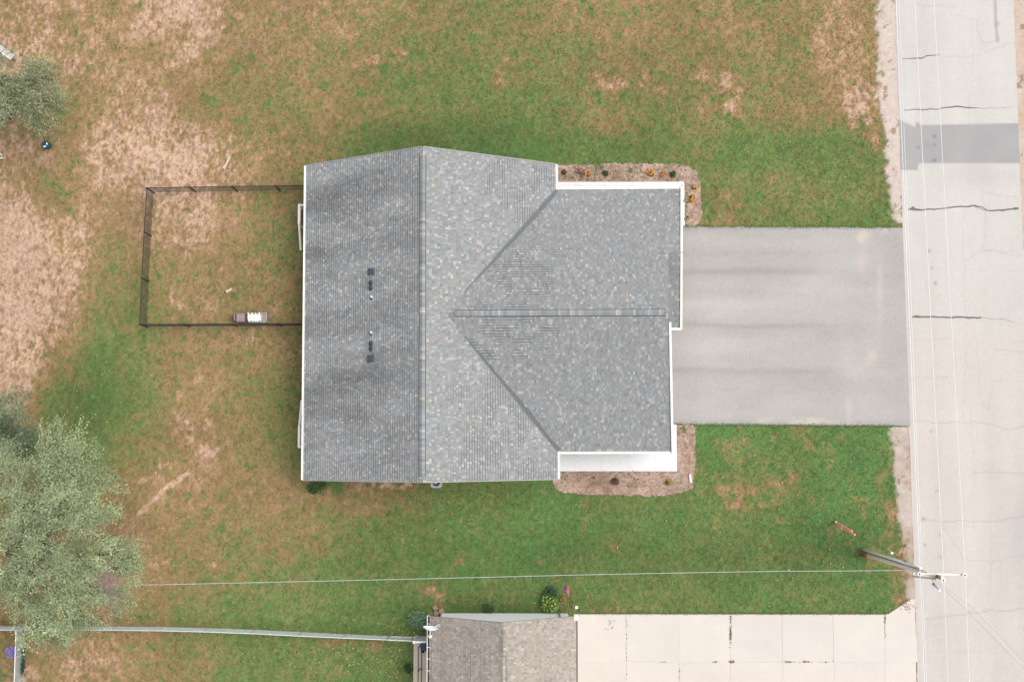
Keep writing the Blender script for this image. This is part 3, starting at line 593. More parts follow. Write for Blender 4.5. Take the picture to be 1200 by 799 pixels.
def gutter(p, q, z, side, parent, wd=.12):
    "open eaves trough from p to q; side = outward plan unit vector"
    p = np.array(p, float); q = np.array(q, float); s = np.array(side, float)*wd; prof = [(0, .0), (0, -.10), (.75, -.10), (1, -.02), (1, .0), (.86, .0), (.86, -.035), (.12, -.035), (.12, 0.)]
    vs = []; n = len(prof)
    for e in (p, q):
        for (o, h) in prof: vs.append((e[0]+s[0]*o, e[1]+s[1]*o, z+h))
    fs = [(i, (i+1) % n, n+(i+1) % n, n+i) for i in range(n)]+[tuple(range(n)), tuple(range(2*n-1, n-1, -1))]
    return MB().add(vs, fs).build('gutter', mwhite, parent, xf=XR)
ZG = ZE+.0
gutter((XW_, YS), (XW_, YN), ZG, (-1, 0), house)
gutter((XE_, WN+.14), (XE_, YN), ZG, (1, 0), house); gutter((XE_, YS), (XE_, WS-.14), ZG, (1, 0), house)
gutter((XE_+.0, WN), (8.12, WN), ZG, (0, 1), house); gutter((XE_+.0, WS), (7.52, WS), ZG, (0, -1), house)
# rake trims: white along the front gables, thin pale drip edge on the big gables
b = MB()
for p, q in (((8.12+.05, WN+.1, ZE), (7.84+.05, BM, ZB)), ((7.84+.05, BM, ZB), (7.99+.05, BS-.05, ZE)), ((rakex(ZB)-.01, BM, ZB), (rakex(ZW)-.03, WM, ZW)), ((rakex(zS(0, BS))+.05, BS, zS(0, BS)), (7.483+.05, WS-.1, ZE))):
    dark = p[0] == rakex(ZB)-.01
    if dark: continue
    b.obox((p[0], p[1], p[2]-.04), (q[0], q[1], q[2]-.04), .11, .16)
b.obox((8.04, BS-.06, ZE-.03), (7.46, BS-.06, ZE-.03), .11, .14)
b.build('fascia', mwhite, house, xf=XR)
for y_ in (YN+.015, YS-.015):
    MB().obox((XW_, y_, ZE-.06), (XM, y_, ZR-.06), .03, .17).build('drip_edge', mat('pale_trim', D(200,200,198), rough=.5), house, xf=XR); MB().obox((XM, y_, ZR-.06), (XE_, y_, ZE-.06), .03, .17).build('drip_edge', MATS['pale_trim'], house, xf=XR)
# walls with lap siding
msid = mat('cream_siding', D(226,222,212), rough=.6)
def lap_wall(b, p, q, z0, z1f, out):
    "clapboards from p to q; z1f(t) gives the wall height"
    p = np.array(p, float); q = np.array(q, float); o = np.array(out, float); z = z0
    tt = np.linspace(0, 1, 25); top = np.array([z1f(t) for t in tt])
    while z < top.max()-.03:
        ok = top > z+.02; i0 = int(np.argmax(ok)); i1 = len(tt)-1-int(np.argmax(ok[::-1])); t0, t1 = tt[i0], tt[i1]
        if t1 > t0:
            a = p+(q-p)*t0; c2 = p+(q-p)*t1; zt = min(z+.2, top[i0:i1+1].max())
            b.add([(a[0]+o[0]*.03, a[1]+o[1]*.03, z), (c2[0]+o[0]*.03, c2[1]+o[1]*.03, z), (c2[0]+o[0]*.008, c2[1]+o[1]*.008, zt), (a[0]+o[0]*.008, a[1]+o[1]*.008, zt), (a[0], a[1], z), (c2[0], c2[1], z)], [(0, 1, 2, 3), (0, 4, 5, 1)])
        z += .2
wx0, wx1, wy0, wy1 = XW_+.4, XE_-.4, YS+.35, YN-.35
wn, ws, we = WN-.4, WS+.4, 7.0
flat = lambda t: ZE-.2
gab = lambda t: min(zW(wx0+(wx1-wx0)*t, 0), zE(wx0+(wx1-wx0)*t, 0))-.18
gabw = lambda t: min(zS(0, ws+(wn-ws)*t), zN(0, ws+(wn-ws)*t))-.18
core = MB()
def core_prism(axis_pts, a0, a1, axis):
    n = len(axis_pts); vs = []
    for a in (a0, a1):
        for (t, z) in axis_pts: vs.append((t, a, z) if axis == 'y' else (a, t, z))
    core.add(vs, [tuple(range(n)), tuple(range(2*n-1, n-1, -1))]+[(i, n+i, n+(i+1) % n, (i+1) % n) for i in range(n)])
core_prism([(wx0, -.1), (wx1, -.1), (wx1, ZE-.2+.15), (XM, ZR-.25), (wx0, ZE-.2+.15)], wy0, wy1, 'y')
core_prism([(ws, -.1), (wn, -.1), (wn, ZE-.05), (WM, ZW-.25), (ws, ZE-.05)], wx1-1, we, 'x')
core_prism([(BS+.35, -.1), (wn-.003, -.1), (wn-.003, ZE-.05), (BM, ZB-.25), (BS+.35, ZE-.05)], we-.5, 7.55, 'x')
wall = core.build('wall', msid, house, xf=XR)
b = MB()
lap_wall(b, (wx0, wy1), (wx0, wy0), .15, flat, (-1, 0)); lap_wall(b, (wx0, wy0), (wx1, wy0), .15, gab, (0, -1)); lap_wall(b, (wx1, wy1), (wx0, wy1), .15, lambda t: gab(1-t), (0, 1))
lap_wall(b, (wx1, ws), (we, ws), .15, flat, (0, -1)); lap_wall(b, (7.55, wn), (wx1, wn), .15, flat, (0, 1)); lap_wall(b, (we, ws), (we, BS+.35), .15, lambda t: gabw(t*.45), (1, 0))
b.build('siding', msid, wall, kind='stuff', xf=XR)
def window(x, y, z, wd, ht, nrm):
    b = MB(); t = (-nrm[1], nrm[0])
    def bar(a0, a1, z0, z1, o, th=.05): 
        xs0 = x+t[0]*a0+nrm[0]*o; ys0 = y+t[1]*a0+nrm[1]*o; xs1 = x+t[0]*a1+nrm[0]*(o+th); ys1 = y+t[1]*a1+nrm[1]*(o+th)
        return min(xs0, xs1), max(xs0, xs1), min(ys0, ys1), max(ys0, ys1), z0, z1
    h = wd/2
    for a in (bar(-h-.08, -h, z-.08, z+ht+.08, .03), bar(h, h+.08, z-.08, z+ht+.08, .03), bar(-h, h, z+ht, z+ht+.08, .03), bar(-h, h, z-.08, z, .03), bar(-h, h, z+ht/2-.025, z+ht/2+.025, .03)): b.box(*a)
    f = b.build('window', mwhite, house, xf=XR)
    MB().box(*bar(-h, h, z, z+ht, .032, .006)).build('pane', mat('window_glass', (.03, .04, .05), rough=.08, spec=.6), f, xf=XR)
for y_ in (3.0, 8.9, 12.2, -.3): window(wx0, y_, 1.0, 1.1, 1.1, (-1, 0))
for x_ in (-8.2, -5.0, -1.5): window(x_, wy0, 1.0, 1.1, 1.1, (0, -1)); window(x_, wy1, 1.0, 1.1, 1.1, (0, 1))
def panel_door(name, x, y0, y1, ht, sgn, cols, rows, m, knob=False):
    b = MB().box(min(x, x+sgn*.04), max(x, x+sgn*.04), y0, y1, .02, ht); cw = (y1-y0)/cols; rh = (ht-.02)/rows
    o = b.build(name, m, house, xf=XR); p = MB()
    for i in range(cols):
        for j in range(rows): p.box(min(x+sgn*.041, x+sgn*.06), max(x+sgn*.041, x+sgn*.06), y0+i*cw+.07, y0+(i+1)*cw-.07, .02+j*rh+.07, .02+(j+1)*rh-.05)
    p.build('door_panels', m, o, xf=XR)
    if knob: MB().ball((x+sgn*.1, y0+.08, 1.0), .035).build('handle', mat('brass', (.4, .33, .2), metal=1, rough=.35), o, xf=XR)
    return o
panel_door('garage_door', 7.03, .9, 4.9, 2.15, 1, 6, 4, mwhite); panel_door('garage_door', 7.58, 6.3, 11.2, 2.15, 1, 8, 4, mwhite)
panel_door('door', wx0-.03, 11.0, 11.95, 2.05, -1, 2, 3, mwhite, True); panel_door('door', wx0-.03, .1, 1.05, 2.05, -1, 2, 3, mwhite, True)
# roof penetrations on the rear slope
def slope_pt(px, py):
    nW = np.array([-mW, 0, 1.]); return on_plane(px, py, (XW_, 0, ZE), nW)
mdark = mat('black_vent', D(86,96,106), rough=.6); mchrome = mat('galvanised_cap', (.5, .51, .53), rough=.35)
for (px_, py_, kind_) in [(435.5,318.5,'box'),(435.5,331.5,'stack'),(435.5,337.5,'stack'),(436,348.5,'cap'),(435.5,390,'cap'),(435.5,402.5,'stack'),(435.5,408.5,'stack'),(435,420,'box')]:
    p = slope_pt(px_, py_); m_ = mW
    def S(x, y, h): return (p[0]+x, p[1]+y, p[2]+m_*x+h)
    if kind_ == 'box':
        b = MB(); 
        b.add([S(-.2, -.17, .012), S(.2, -.17, .012), S(.2, .17, .012), S(-.2, .17, .012), S(-.17, -.14, .16), S(.10, -.14, .10), S(.10, .14, .10), S(-.17, .14, .16)], [(4, 5, 6, 7), (0, 1, 5, 4), (1, 2, 6, 5), (2, 3, 7, 6), (3, 0, 4, 7)])
        o = b.build('roof_vent', mdark, r1, bevel=.01)
        MB().add([S(-.185, -.10, .05), S(-.185, .10, .05), S(-.172, .10, .13), S(-.172, -.10, .13)], [(0, 1, 2, 3)]).build('louvre', mat('louvre_metal', D(120,135,150), rough=.4), r1)
    elif kind_ == 'stack':
        MB().tube([S(0, 0, -.02), S(-.0, 0, .10), S(0, 0, .30)], [.10, .06, .055], 12).ball(S(0, 0, .02), (.15, .15, .05)).build('vent_pipe', mdark, r1, smooth=True)
    else:
        b = MB().tube([S(0, 0, 0), S(0, 0, .28)], .05, 10); q = S(0, 0, .28)
        b.tube([q, (q[0], q[1], q[2]+.03), (q[0], q[1], q[2]+.10)], [.075, .075, .02], 12); b.build('vent_cap', mchrome, r1, smooth=True)
        MB().ball(S(0, 0, .01), (.13, .13, .05)).build('pipe_boot', mdark, r1)
# meter box on the south gable wall
mx, my, _ = G(511.3, 567, 1.45)
b = MB(); b.prism([(mx-.29, -1.50), (mx-.28, my-.10), (mx-.20, my-.19), (mx+.20, my-.19), (mx+.28, my-.10), (mx+.29, -1.50)], 1.0, 1.45)
mb = b.build('meter_box', mat('light_grey_box', D(214,214,210), rough=.5), house)
MB().tube([(mx, my+.07, 1.45), (mx, my+.07, 1.50)], [.19, .17], 18).build('meter_ring', mat('dark_ring', D(70,74,76), rough=.4), mb)
MB().ball((mx-.05, my+.08, 1.51), (.11, .09, .07)).build('meter_dome', mat('silver_dome', D(205,212,214), rough=.15, metal=.6), mb, smooth=True)
# rear decks with white railings; stairs fall towards the middle of the rear wall
msteptop = mat('deck_boards', D(128,100,84), rough=.8, noise=.2, nscale=20); mrail = mat('pinkish_rail', (.8, .72, .66), rough=.5)
for (yo, yi, ye) in ((240.5, 262, 292), (523.5, 500, 470)):
    zt = 1.62; zd = .62; xo = G(349.6 if yo < 400 else 349.2, yo, zt)[0]; y0 = G(351, yo, zt)[1]; y1 = G(351, yi, zt)[1]; y2 = y1+(y1-y0)*1.35
    xi = wx0-.04; ya, yb = min(y0, y1), max(y0, y1); dk = thing('deck', ('small rear wooden deck with pinkish white railing by the fenced pen' if yo < 400 else 'small rear wooden deck with pinkish white railing near the south corner of the house'), 'deck', ((xo+xi)/2, (y0+y1)/2, 0), 'rear decks of the house')
    nb = 9
    for i in range(nb):
        a = xo+(xi-xo)*i/nb; MB().box(a+.006, xo+(xi-xo)*(i+1)/nb-.006, ya, yb, zd-.04, zd+random.uniform(-.002, .002)).build('board', msteptop, dk)
    for (x_, y_) in ((xo+.05, y0), (xo+.05, y1), (xi-.06, y0)): MB().box(x_-.055, x_+.055, y_-.055, y_+.055, 0, zt+.04).build('post', mrail, dk)
    b = MB(); b.obox((xo+.05, y0, zt), (xo+.05, y1, zt), .13, .05); b.obox((xo+.10, y0, zt), (xi, y0, zt), .10, .05)
    b.build('railing', mrail, dk)
    MB().obox((xo+.05, y1, zt), (xo+.05, y2, zt-zd+.05), .10, .05).build('stair_rail', mrail, dk); MB().obox((xo+.85, y1, zt), (xo+.85, y2, zt-zd+.05), .10, .05).build('stair_rail', mrail, dk)
    for i in range(3):
        s0 = y1+(y2-y1)*(i+.1)/3; s1 = y1+(y2-y1)*(i+.95)/3; MB().box(xo+.05, xo+.85, min(s0, s1), max(s0, s1), zd*(1-(i+1)/3.6)-.04, zd*(1-(i+1)/3.6)).build('step', msteptop, dk)

# white concrete walk round the garage wing
wk = bpy.data.objects.new('concrete_walk', None); COL.objects.link(wk); wk.location = (5, 13, 0); wk['kind'] = 'structure'
mwalk = mat('white_concrete', (.60, .60, .59), rough=.7, noise=.03, nscale=10, rnd=.01)
def slabs(x0, x1, y0, y1, nx_, ny_):
    for i in range(nx_):
        for j in range(ny_):
            MB().box(x0+(x1-x0)*i/nx_+.003, x0+(x1-x0)*(i+1)/nx_-.003, y0+(y1-y0)*j/ny_+.003, y0+(y1-y0)*(j+1)/ny_-.003, -.05, .06).build('slab', mwalk, wk)
slabs(wx1, 7.4, wn-.0, G(700, 213.5)[1], 4, 1); slabs(7.4, G(802, 240)[0], wn, G(700, 213.5)[1], 1, 1); slabs(7.56, G(802, 240)[0], 11.14, wn, 1, 1)
slabs(wx1, 6.95, G(700, 552)[1], ws, 4, 1); slabs(6.95, G(793, 530)[0], G(700, 552)[1], ws, 1, 1); slabs(7.03, G(793, 530)[0], ws, .84, 1, 1)

# ------------------------------------------------------------------ dark chain-link pen
def weave(b, p, q, z0, z1, r, pitch):
    p = np.array(p, float); q = np.array(q, float); L_ = np.linalg.norm(q-p); a = (q-p)/L_; h = z1-z0; run = h*.8
    for sg in (1, -1):
        s = -run
        while s < L_:
            s0, s1 = (s, s+run) if sg > 0 else (s+run, s); za, zb = z0, z1
            t0, t1 = 0., 1.
            if s0 < 0: t0 = (0-s0)/(s1-s0)
            if s0 > L_: t0 = (L_-s0)/(s1-s0)
            if s1 < 0: t1 = (0-s0)/(s1-s0)
            if s1 > L_: t1 = (L_-s0)/(s1-s0)
            if t1-t0 > .01:
                e0 = s0+(s1-s0)*t0; e1 = s0+(s1-s0)*t1; A = p+a*e0; B = p+a*e1
                b.obox((A[0], A[1], za+h*t0), (B[0], B[1], za+h*t1), r*2, r*2, up=(-a[1], a[0], 0))
            s += pitch
def fence(label, runs, ht, mpost, mwire, rp, rr_, wr, pitch, group=None, closed_post_skip=()):
    o = thing('chain_link_fence', label, 'fence', (*runs[0][0][:2], 0), group); seen = set()
    for run in runs:
        for k, p in enumerate(run):
            key = (round(p[0], 1), round(p[1], 1))
            if key not in seen:
                seen.add(key); MB().tube([(p[0], p[1], -.1), (p[0], p[1], ht+.03)], rp, 8).ball((p[0], p[1], ht+.04), rp*1.2, 8, 4).build('post', mpost, o)
        for p, q in zip(run[:-1], run[1:]):
            MB().tube([(p[0], p[1], ht), (q[0], q[1], ht)], rr_, 8).build('top_rail', mpost, o)
            b = MB(); weave(b, p[:2], q[:2], .03, ht-.01, wr, pitch); b.build('chain_link', mwire, o, kind='stuff')
    return o
mblk = mat('black_vinyl', D(52,54,54), rough=.6); mblw = mat('black_wire', D(78,78,72), rough=.6)
NW_ = G(180.3, 226); SW_ = G(172.2, 382.8)
wallx = wx0-.02
north = [NW_]+[G(x, y) for x, y in ((229.6,225),(278.4,224.4),(328.2,223.6))]+[(wallx-.35, G(352, 223)[1], 0)]
west = [NW_, G(177.3,276.6), G(174.4,329.6), SW_]
south = [SW_]+[G(x, y) for x, y in ((223,382.5),(278,382.2),(330,382))]+[(wallx-.35, G(353, 381.8)[1], 0)]
fence('dark chain-link fence enclosing a square grassy pen behind the house', [north, west, south], 1.24, mblk, mblw, .036, .02, .0026, .08)
# galvanised fence of the neighbours
mgal = mat('galvanised_steel', (.55, .58, .57), rough=.45, metal=.2); mgaw = mat('galvanised_wire', (.46, .50, .48), rough=.5)
f2 = [(-30, G(0, 737.6, 1.22)[1], 0)]+[(*G(x, y, 1.22)[:2], 0) for x, y in ((18.5,737.8),(75,738),(130,738),(185,738.6),(240,740),(295,742),(350,744.8),(402,747.2),(453,749.3))]
fence('silver chain-link fence running from under the big tree to the neighbouring house', [f2], 1.22, mgal, mgaw, .03, .024, .006, .065)
f3 = [(*G(18.5, 739, 1.22)[:2], 0), (*G(17.6, 770, 1.22)[:2], 0), (*G(16.6, 799, 1.22)[:2], 0), (*G(15.6, 830, 1.22)[:2], 0)]
fence('short silver chain-link fence beside the purple flowers at the corner', [f3], 1.22, mgal, mgaw, .03, .026, .004, .08)
g0 = G(453.5, 749.6, 1.22); g1 = G(482, 750.6, 1.22); gt = thing('gate', 'narrow silver tubular gate between the chain-link fence and the white panel', 'gate', (g0[0], g0[1], 0))
g0 = (g0[0]+.05, g0[1]); b = MB(); b.tube([(*g0[:2], .1), (*g0[:2], 1.20)], .028, 8).tube([(*g1[:2], .1), (*g1[:2], 1.20)], .028, 8); b.tube([(*g0[:2], 1.2), (*g1[:2], 1.2)], .028, 8).tube([(*g0[:2], .12), (*g1[:2], .12)], .028, 8).build('gate_frame', mgal, gt)
b = MB(); weave(b, g0[:2], g1[:2], .12, 1.19, .003, .1); b.build('chain_link', mgaw, gt, kind='stuff')
# green screen and purple flowers at the corner
scr = thing('hedge', 'thin dark teal creeper growing along the foot of the short fence', 'hedge', (*G(24.5, 765)[:2], 0))
def leaf_blob(name, parent, centres, k, size, cols, kind=None, zmin=.03, mm=None, up=.5):
    "leaf-sized faces spread through small ellipsoids: centres = (x, y, z, rx, ry, rz)"
    pts = []; cl = []
    for (x, y, z, a, b_, c_) in centres:
        v = RNG.normal(0, 1, (k, 3)); v /= np.linalg.norm(v, axis=1)[:, None]; r = RNG.random(k)**.4
        P = np.array([x, y, z])+v*r[:, None]*np.array([a, b_, c_]); P[:, 2] = np.maximum(P[:, 2], zmin); pts.append(P)
        cl.append(np.array(cols)[RNG.integers(0, len(cols), k)]*RNG.normal(1, .13, (k, 1)))
    P = np.concatenate(pts); cl = np.clip(np.concatenate(cl), .002, .9); n = len(P)
    a = RNG.uniform(0, 6.283, n); s = RNG.uniform(size[0], size[1], n); t1 = RNG.normal(0, up, n); t2 = RNG.normal(0, up, n)
    u = np.stack([np.cos(a), np.sin(a), t1], -1)*s[:, None]; w2 = np.stack([-np.sin(a), np.cos(a), t2], -1)*s[:, None]*.45
    V = np.stack([P-u, P-w2, P+u, P+w2], 1).reshape(-1, 3)
    return np_mesh(name, V, np.arange(n*4).reshape(-1, 4), mm or mat('leaves', attr=True, rough=.6, spec=.3), parent, col=np.repeat(cl, 4, 0), kind=kind)
leaf_blob('foliage', scr, [(*G(25.5+random.uniform(-1, 1), y, .3)[:2], .3, .1, .16, .3) for y in list(range(738, 744, 2))+list(range(752, 790, 3))], 90, (.02, .05), [D(44,82,78), D(56,92,80), D(70,104,80)])
MB().tube([G(25, 738), G(25, 790)], .02, 5).build('stem', mat('dark_stem', D(80,66,50)), scr)
def plant(name, label, cat, px, py, h, r, leafc, k=140, blossoms=None, group=None, size=(.02, .045), nb=7, bsize=.05, stem=True, lobes=3):
    x, y, _ = G(px, py, h*.5); o = thing(name, label, cat, (x, y, .02), group)
    cs_ = [(x+random.uniform(-.5, .5)*r, y+random.uniform(-.5, .5)*r, h*.45, r*.75, r*.75, h*.45) for _ in range(lobes)]
    leaf_blob('foliage', o, cs_, k//lobes, size, leafc)
    if stem:
        b = MB()
        for i in range(5): a = i*1.26; b.tube([(x, y, 0), (x+math.cos(a)*r*.6, y+math.sin(a)*r*.6, h*.7)], [.01, .005], 5)
        b.build('stems', mat('green_stem', D(80,96,50)), o)
    if blossoms is not None:
        b = MB()
        for i in range(nb):
            a = random.uniform(0, 6.283); q = r*math.sqrt(random.random())*.95; cx_, cy_ = x+math.cos(a)*q, y+math.sin(a)*q; cc_ = random.choice(blossoms)
            for ring, hh_ in ((1, 0), (.6, .02)):      # two whorls of petals
                m = 7
                for t in range(m):
                    th = t*6.283/m+ring; u_ = np.array([math.cos(th), math.sin(th), .25*(1-ring)+.05]); w_ = np.array([-math.sin(th), math.cos(th), 0]); P0 = np.array([cx_, cy_, h+.02+hh_+random.uniform(0, .02)])
                    b.add([P0, P0+u_*bsize*ring*.7-w_*bsize*.3*ring, P0+u_*bsize*ring*1.1, P0+u_*bsize*ring*.7+w_*bsize*.3*ring], [(0, 1, 2, 3)], cc_)
        b.build('blossoms', mat('petals', attr=True, rough=.6), o, col=True)
    return o
OR = [D(255,160,10), D(252,140,0), D(255,185,30)]; GRN = [D(58,92,44), D(78,112,54), D(96,128,66)]
plant('marigold', 'orange marigold with dark leaves beside the red salvias in the north bed', 'flower', 688, 204, .25, .15, [D(44,70,44), D(60,90,50)], 160, OR, 'orange marigolds in the mulch beds', nb=8)
plant('marigold', 'largest orange marigold of the long north bed near its middle', 'flower', 762, 203, .25, .17, GRN, 120, OR, 'orange marigolds in the mulch beds', nb=14)
plant('marigold', 'small orange marigold next to a green bush in the north bed', 'flower', 777.5, 205.5, .22, .12, GRN, 90, OR, 'orange marigolds in the mulch beds', nb=7)
plant('marigold', 'orange marigold at the top of the bed east of the garage corner', 'flower', 814, 219.5, .22, .12, GRN, 90, OR, 'orange marigolds in the mulch beds', nb=8)
plant('marigold', 'full orange marigold lower down in the bed east of the garage corner', 'flower', 812, 232.5, .24, .18, GRN, 120, OR, 'orange marigolds in the mulch beds', nb=14)
plant('marigold', 'rusty orange and olive marigold in the south bed', 'flower', 783, 564, .25, .17, [D(150,140,50), D(120,120,50)], 120, [D(222,140,40), D(190,150,50), D(150,150,60)], 'orange marigolds in the mulch beds', nb=12)
plant('salvia', 'sparse red salvias at the west end of the north bed', 'flower', 679, 201.5, .28, .3, [D(110,90,60), D(90,100,60)], 80, [D(214,70,82), D(200,50,70)], nb=9, bsize=.04)
plant('brown_shrub', 'withered brown shrub beside the house corner in the north bed', 'shrub', 660, 202, .3, .17, [D(110,78,52), D(128,96,66)], 240)
plant('shrub', 'dark green tuft in the middle of the north bed', 'shrub', 711, 204, .25, .2, [D(80,88,60), D(100,104,72)], 200, size=(.02, .05))
plant('bush', 'small round green bush near the corner of the north bed', 'bush', 790, 203, .3, .19, [D(56,88,40), D(70,104,52)], 420)
plant('brown_shrub', 'withered dark brown shrub in the south mulch bed', 'shrub', 721, 563, .35, .24, [D(92,74,52), D(112,92,64), D(130,116,84)], 420)
plant('weed', 'light green weeds at the top edge of the north bed', 'weed', 700, 192, .15, .35, [D(140,165,90), D(120,150,76)], 160, stem=False)
plant('weed', 'light green weed between marigolds in the north bed', 'weed', 738, 200, .15, .14, [D(140,165,90), D(120,150,76)], 60, stem=False)
plant('shrub', 'low dark green weeds at the south-west corner of the house', 'shrub', 372, 568, .35, .42, [D(54,88,42), D(72,106,54), D(90,120,60)], 520, size=(.03, .07))
plant('hosta', 'bright yellow-green hosta against the neighbouring house wall', 'plant', 645, 707, .5, .42, [D(150,180,80), D(120,156,64), D(92,130,52), D(170,196,104)], 420, size=(.05, .11), lobes=5)
plant('shrub', 'dark bluish green shrub behind the bright hosta', 'shrub', 641, 697, .45, .5, [D(56,92,60), D(72,108,72)], 420, size=(.03, .07))
plant('daylily', 'yellowing ochre plant between the hosta and the pinwheel', 'plant', 658.5, 703, .5, .22, [D(190,150,80), D(170,140,70), D(130,130,64)], 150, size=(.03, .08))
plant('spirea', 'pale bluish green shrub at the corner of the neighbouring house', 'shrub', 493, 725, .6, .6, [D(134,172,132), D(154,184,144), D(112,150,108)], 1300, size=(.025, .055), lobes=6)
plant('shrub', 'low row of dark plants along the neighbouring house wall', 'shrub', 570, 714, .2, .4, [D(70,98,52), D(84,110,62)], 260, size=(.03, .06))
plant('shrub', 'dark green bush beside the tan patio strip', 'shrub', 479, 783, .4, .22, [D(52,84,40), D(66,98,50)], 300, size=(.03, .06))
pp = plant('aster', 'purple asters tangled in the short chain-link fence', 'flower', 17.5, 762, .9, .3, [D(80,90,60)], 60, [D(150,140,215), D(166,156,226), D(135,125,200)], nb=60, bsize=.05)
# scattered bed weeds
J = [G(a, b)[:2] for a, b in zip(np.r_[RNG.uniform(655, 800, 90), RNG.normal(804, 3, 60), RNG.uniform(655, 760, 40), RNG.normal(800, 2, 20)], np.r_[RNG.uniform(193, 212, 90), RNG.uniform(215, 262, 60), RNG.normal(561, 4, 40), RNG.normal(502, 2, 20)])]
scatter_quads('bed_weeds', np.array(J), (.03, .07), np.array([D(120,145,76), D(140,160,90), D(96,120,60)])[RNG.integers(0, 3, len(J))], MATS['leaves'], z=.05, lift=.04)

# ------------------------------------------------------------------ small things in the yards
mtan = mat('tan_wood', D(240,216,200), rough=.8, noise=.1)
def plank(label, a, b_, wd, name='board', z=.05):
    p = G(*a, z); q = G(*b_, z); mid = [(p[i]+q[i])/2 for i in range(2)]+[0]; o = thing(name, label, 'board', mid)
    MB().obox(p, q, wd, .03).build('plank', mtan, o, bevel=.005); dirv = np.array(q)-np.array(p); q2 = np.array(p)+dirv*.28; MB().obox(np.array(p)-dirv*.04+np.array([0, 0, .03]), q2+np.array([0, 0, .03]), wd*1.35, .025).build('cross_piece', mtan, o)
plank('pale narrow board lying alone in dry grass north of the pen', (262.5, 197.5), (269.5, 184), .11)
plank('short pale wooden chip block lying inside the fenced pen', (265.5, 342), (271.5, 338.5), .13, 'wood_block')
# bench-like frame with grey pad; crate heaped with white slats
mgrey = mat('weathered_grey', D(168,156,150), rough=.8); mpad = mat('mauve_pad', D(182,160,164), rough=.85)
x, y, _ = G(282.5, 372, .4); o = thing('planter_bench', 'low grey frame with a square mauve pad inside the pen by its south fence', 'bench', (x, y, 0))
MB().box(x-.22, x+.20, y-.17, y+.17, .36, .42).build('seat', mpad, o, bevel=.01)
b = MB(); b.box(x-.25, x+.22, y+.17, y+.22, 0, .44).box(x-.25, x+.22, y-.22, y-.17, 0, .40).box(x-.25, x-.22, y-.17, y+.17, .1, .40); b.build('frame', mgrey, o)
MB().box(x-.36, x-.30, y-.16, y+.19, .05, .45).build('end_board', mgrey, o)
x, y, _ = G(301, 372, .45); o = thing('slatted_crate', 'tan slatted crate with a jumble of white slats on top by the pen fence', 'crate', (x, y, 0))
for i in range(7): MB().box(x-.05+i*.075, x+.015+i*.075, y-.22, y+.21, .42, .45).build('slat', mat('tan_slat', D(196,184,170), rough=.8, rnd=.06), o)
b = MB(); b.box(x-.35, x+.50, y-.26, y-.225, 0, .44).box(x-.35, x+.12, y+.215, y+.25, 0, .40).box(x+.12, x+.48, y+.215, y+.25, 0, .52).box(x+.48, x+.52, y-.22, y+.26, 0, .50); b.build('frame', mat('light_grey_frame', D(200,196,192), rough=.6), o)
o2 = thing('lattice_heap', 'jumbled pile of bright white slats lying on the tan crate', 'scrap heap', (x-.2, y, .45))
msl = mat('bright_white', (.88, .88, .88), rough=.4)
for i in range(13):
    a = x-.42+i*.052; s0 = -.22+random.uniform(-.03, .05); s1 = .14+random.uniform(-.02, .12); MB().obox((a, y+s0, .47+.03*(i % 3)), (a+random.uniform(-.03, .03), y+s1, .47+.03*(i % 3)), .035, .02).build('slat', msl, o2)
for i in range(6):
    a = y-.16+i*.055; MB().obox((x-.46+random.uniform(0, .05), a, .575), (x+.12+random.uniform(-.04, .04), a+random.uniform(-.02, .02), .575), .03, .02).build('slat', msl, o2)
# teal lidded tub
x, y, _ = G(54, 170, .25); o = thing('teal_tub', 'dark teal round tub with two white handles on dry grass below the small tree', 'tub', (x, y, 0))
MB().tube([(x, y, 0), (x, y, .22), (x, y, .27)], [.19, .235, .21], 16).build('body', mat('teal_plastic', D(44,92,100), rough=.35), o, smooth=False)
MB().tube([(x, y, .272), (x, y, .30), (x+.0, y, .315)], [.17, .15, .06], 16).build('lid', mat('dark_teal', D(52,104,112), rough=.3), o)
MB().obox((x-.10, y-.12, .34), (x+.02, y-.09, .34), .06, .03).build('handle', msl, o); MB().obox((x+.06, y+.10, .34), (x+.09, y-.01, .34), .05, .03).build('handle', msl, o)
x, y, _ = G(63, 174, .02); o = thing('stone', 'small orange-brown stone beside the teal tub', 'stone', (x, y, 0)); MB().ball((x, y, .03), (.08, .06, .05), 7, 5).build('lump', mat('orange_stone', D(200,140,100), noise=.2), o)
# things at the left picture edge
p, q = G(0, 57, .6), G(15, 67.5, .6); o = thing('leaning_sheet', 'dirty white panel leaning out from under the small tree at the left edge', 'panel', ((p[0]+q[0])/2, (p[1]+q[1])/2, 0))
mdw = mat('dirty_white', D(226,226,220), rough=.6, noise=.12, nscale=6)
MB().obox((p[0]-.5, p[1]+.33, .6), q, .34, .05).build('board', mdw, o, bevel=.01); MB().obox((p[0]+.1, p[1]-.25, .64), (q[0]-.1, q[1]-.1, .64), .05, .04).build('edge_strip', mwhite, o)
MB().box(p[0]-.3, p[0]-.2, p[1]-.1, p[1], 0, .57).box(q[0]-.2, q[0]-.1, q[1], q[1]+.08, 0, .57).build('legs', mgrey, o)
x, y, _ = G(18, 61, .3); o = thing('black_bag', 'small black bag beside the white panel', 'bag', (x-.3, y, 0)); MB().ball((x-.3, y+.02, .12), (.14, .08, .12), 9, 6).build('sack', mat('black_cloth', D(50,52,50), rough=.7), o); MB().tube([(x-.35, y, .2), (x-.3, y, .3), (x-.25, y, .2)], .012, 5).build('strap', MATS['black_cloth'], o)
x, y, _ = G(0, 133, .5); o = thing('trailer', 'flat grey utility trailer half hidden under the small tree', 'trailer', (x-.8, y, 0))
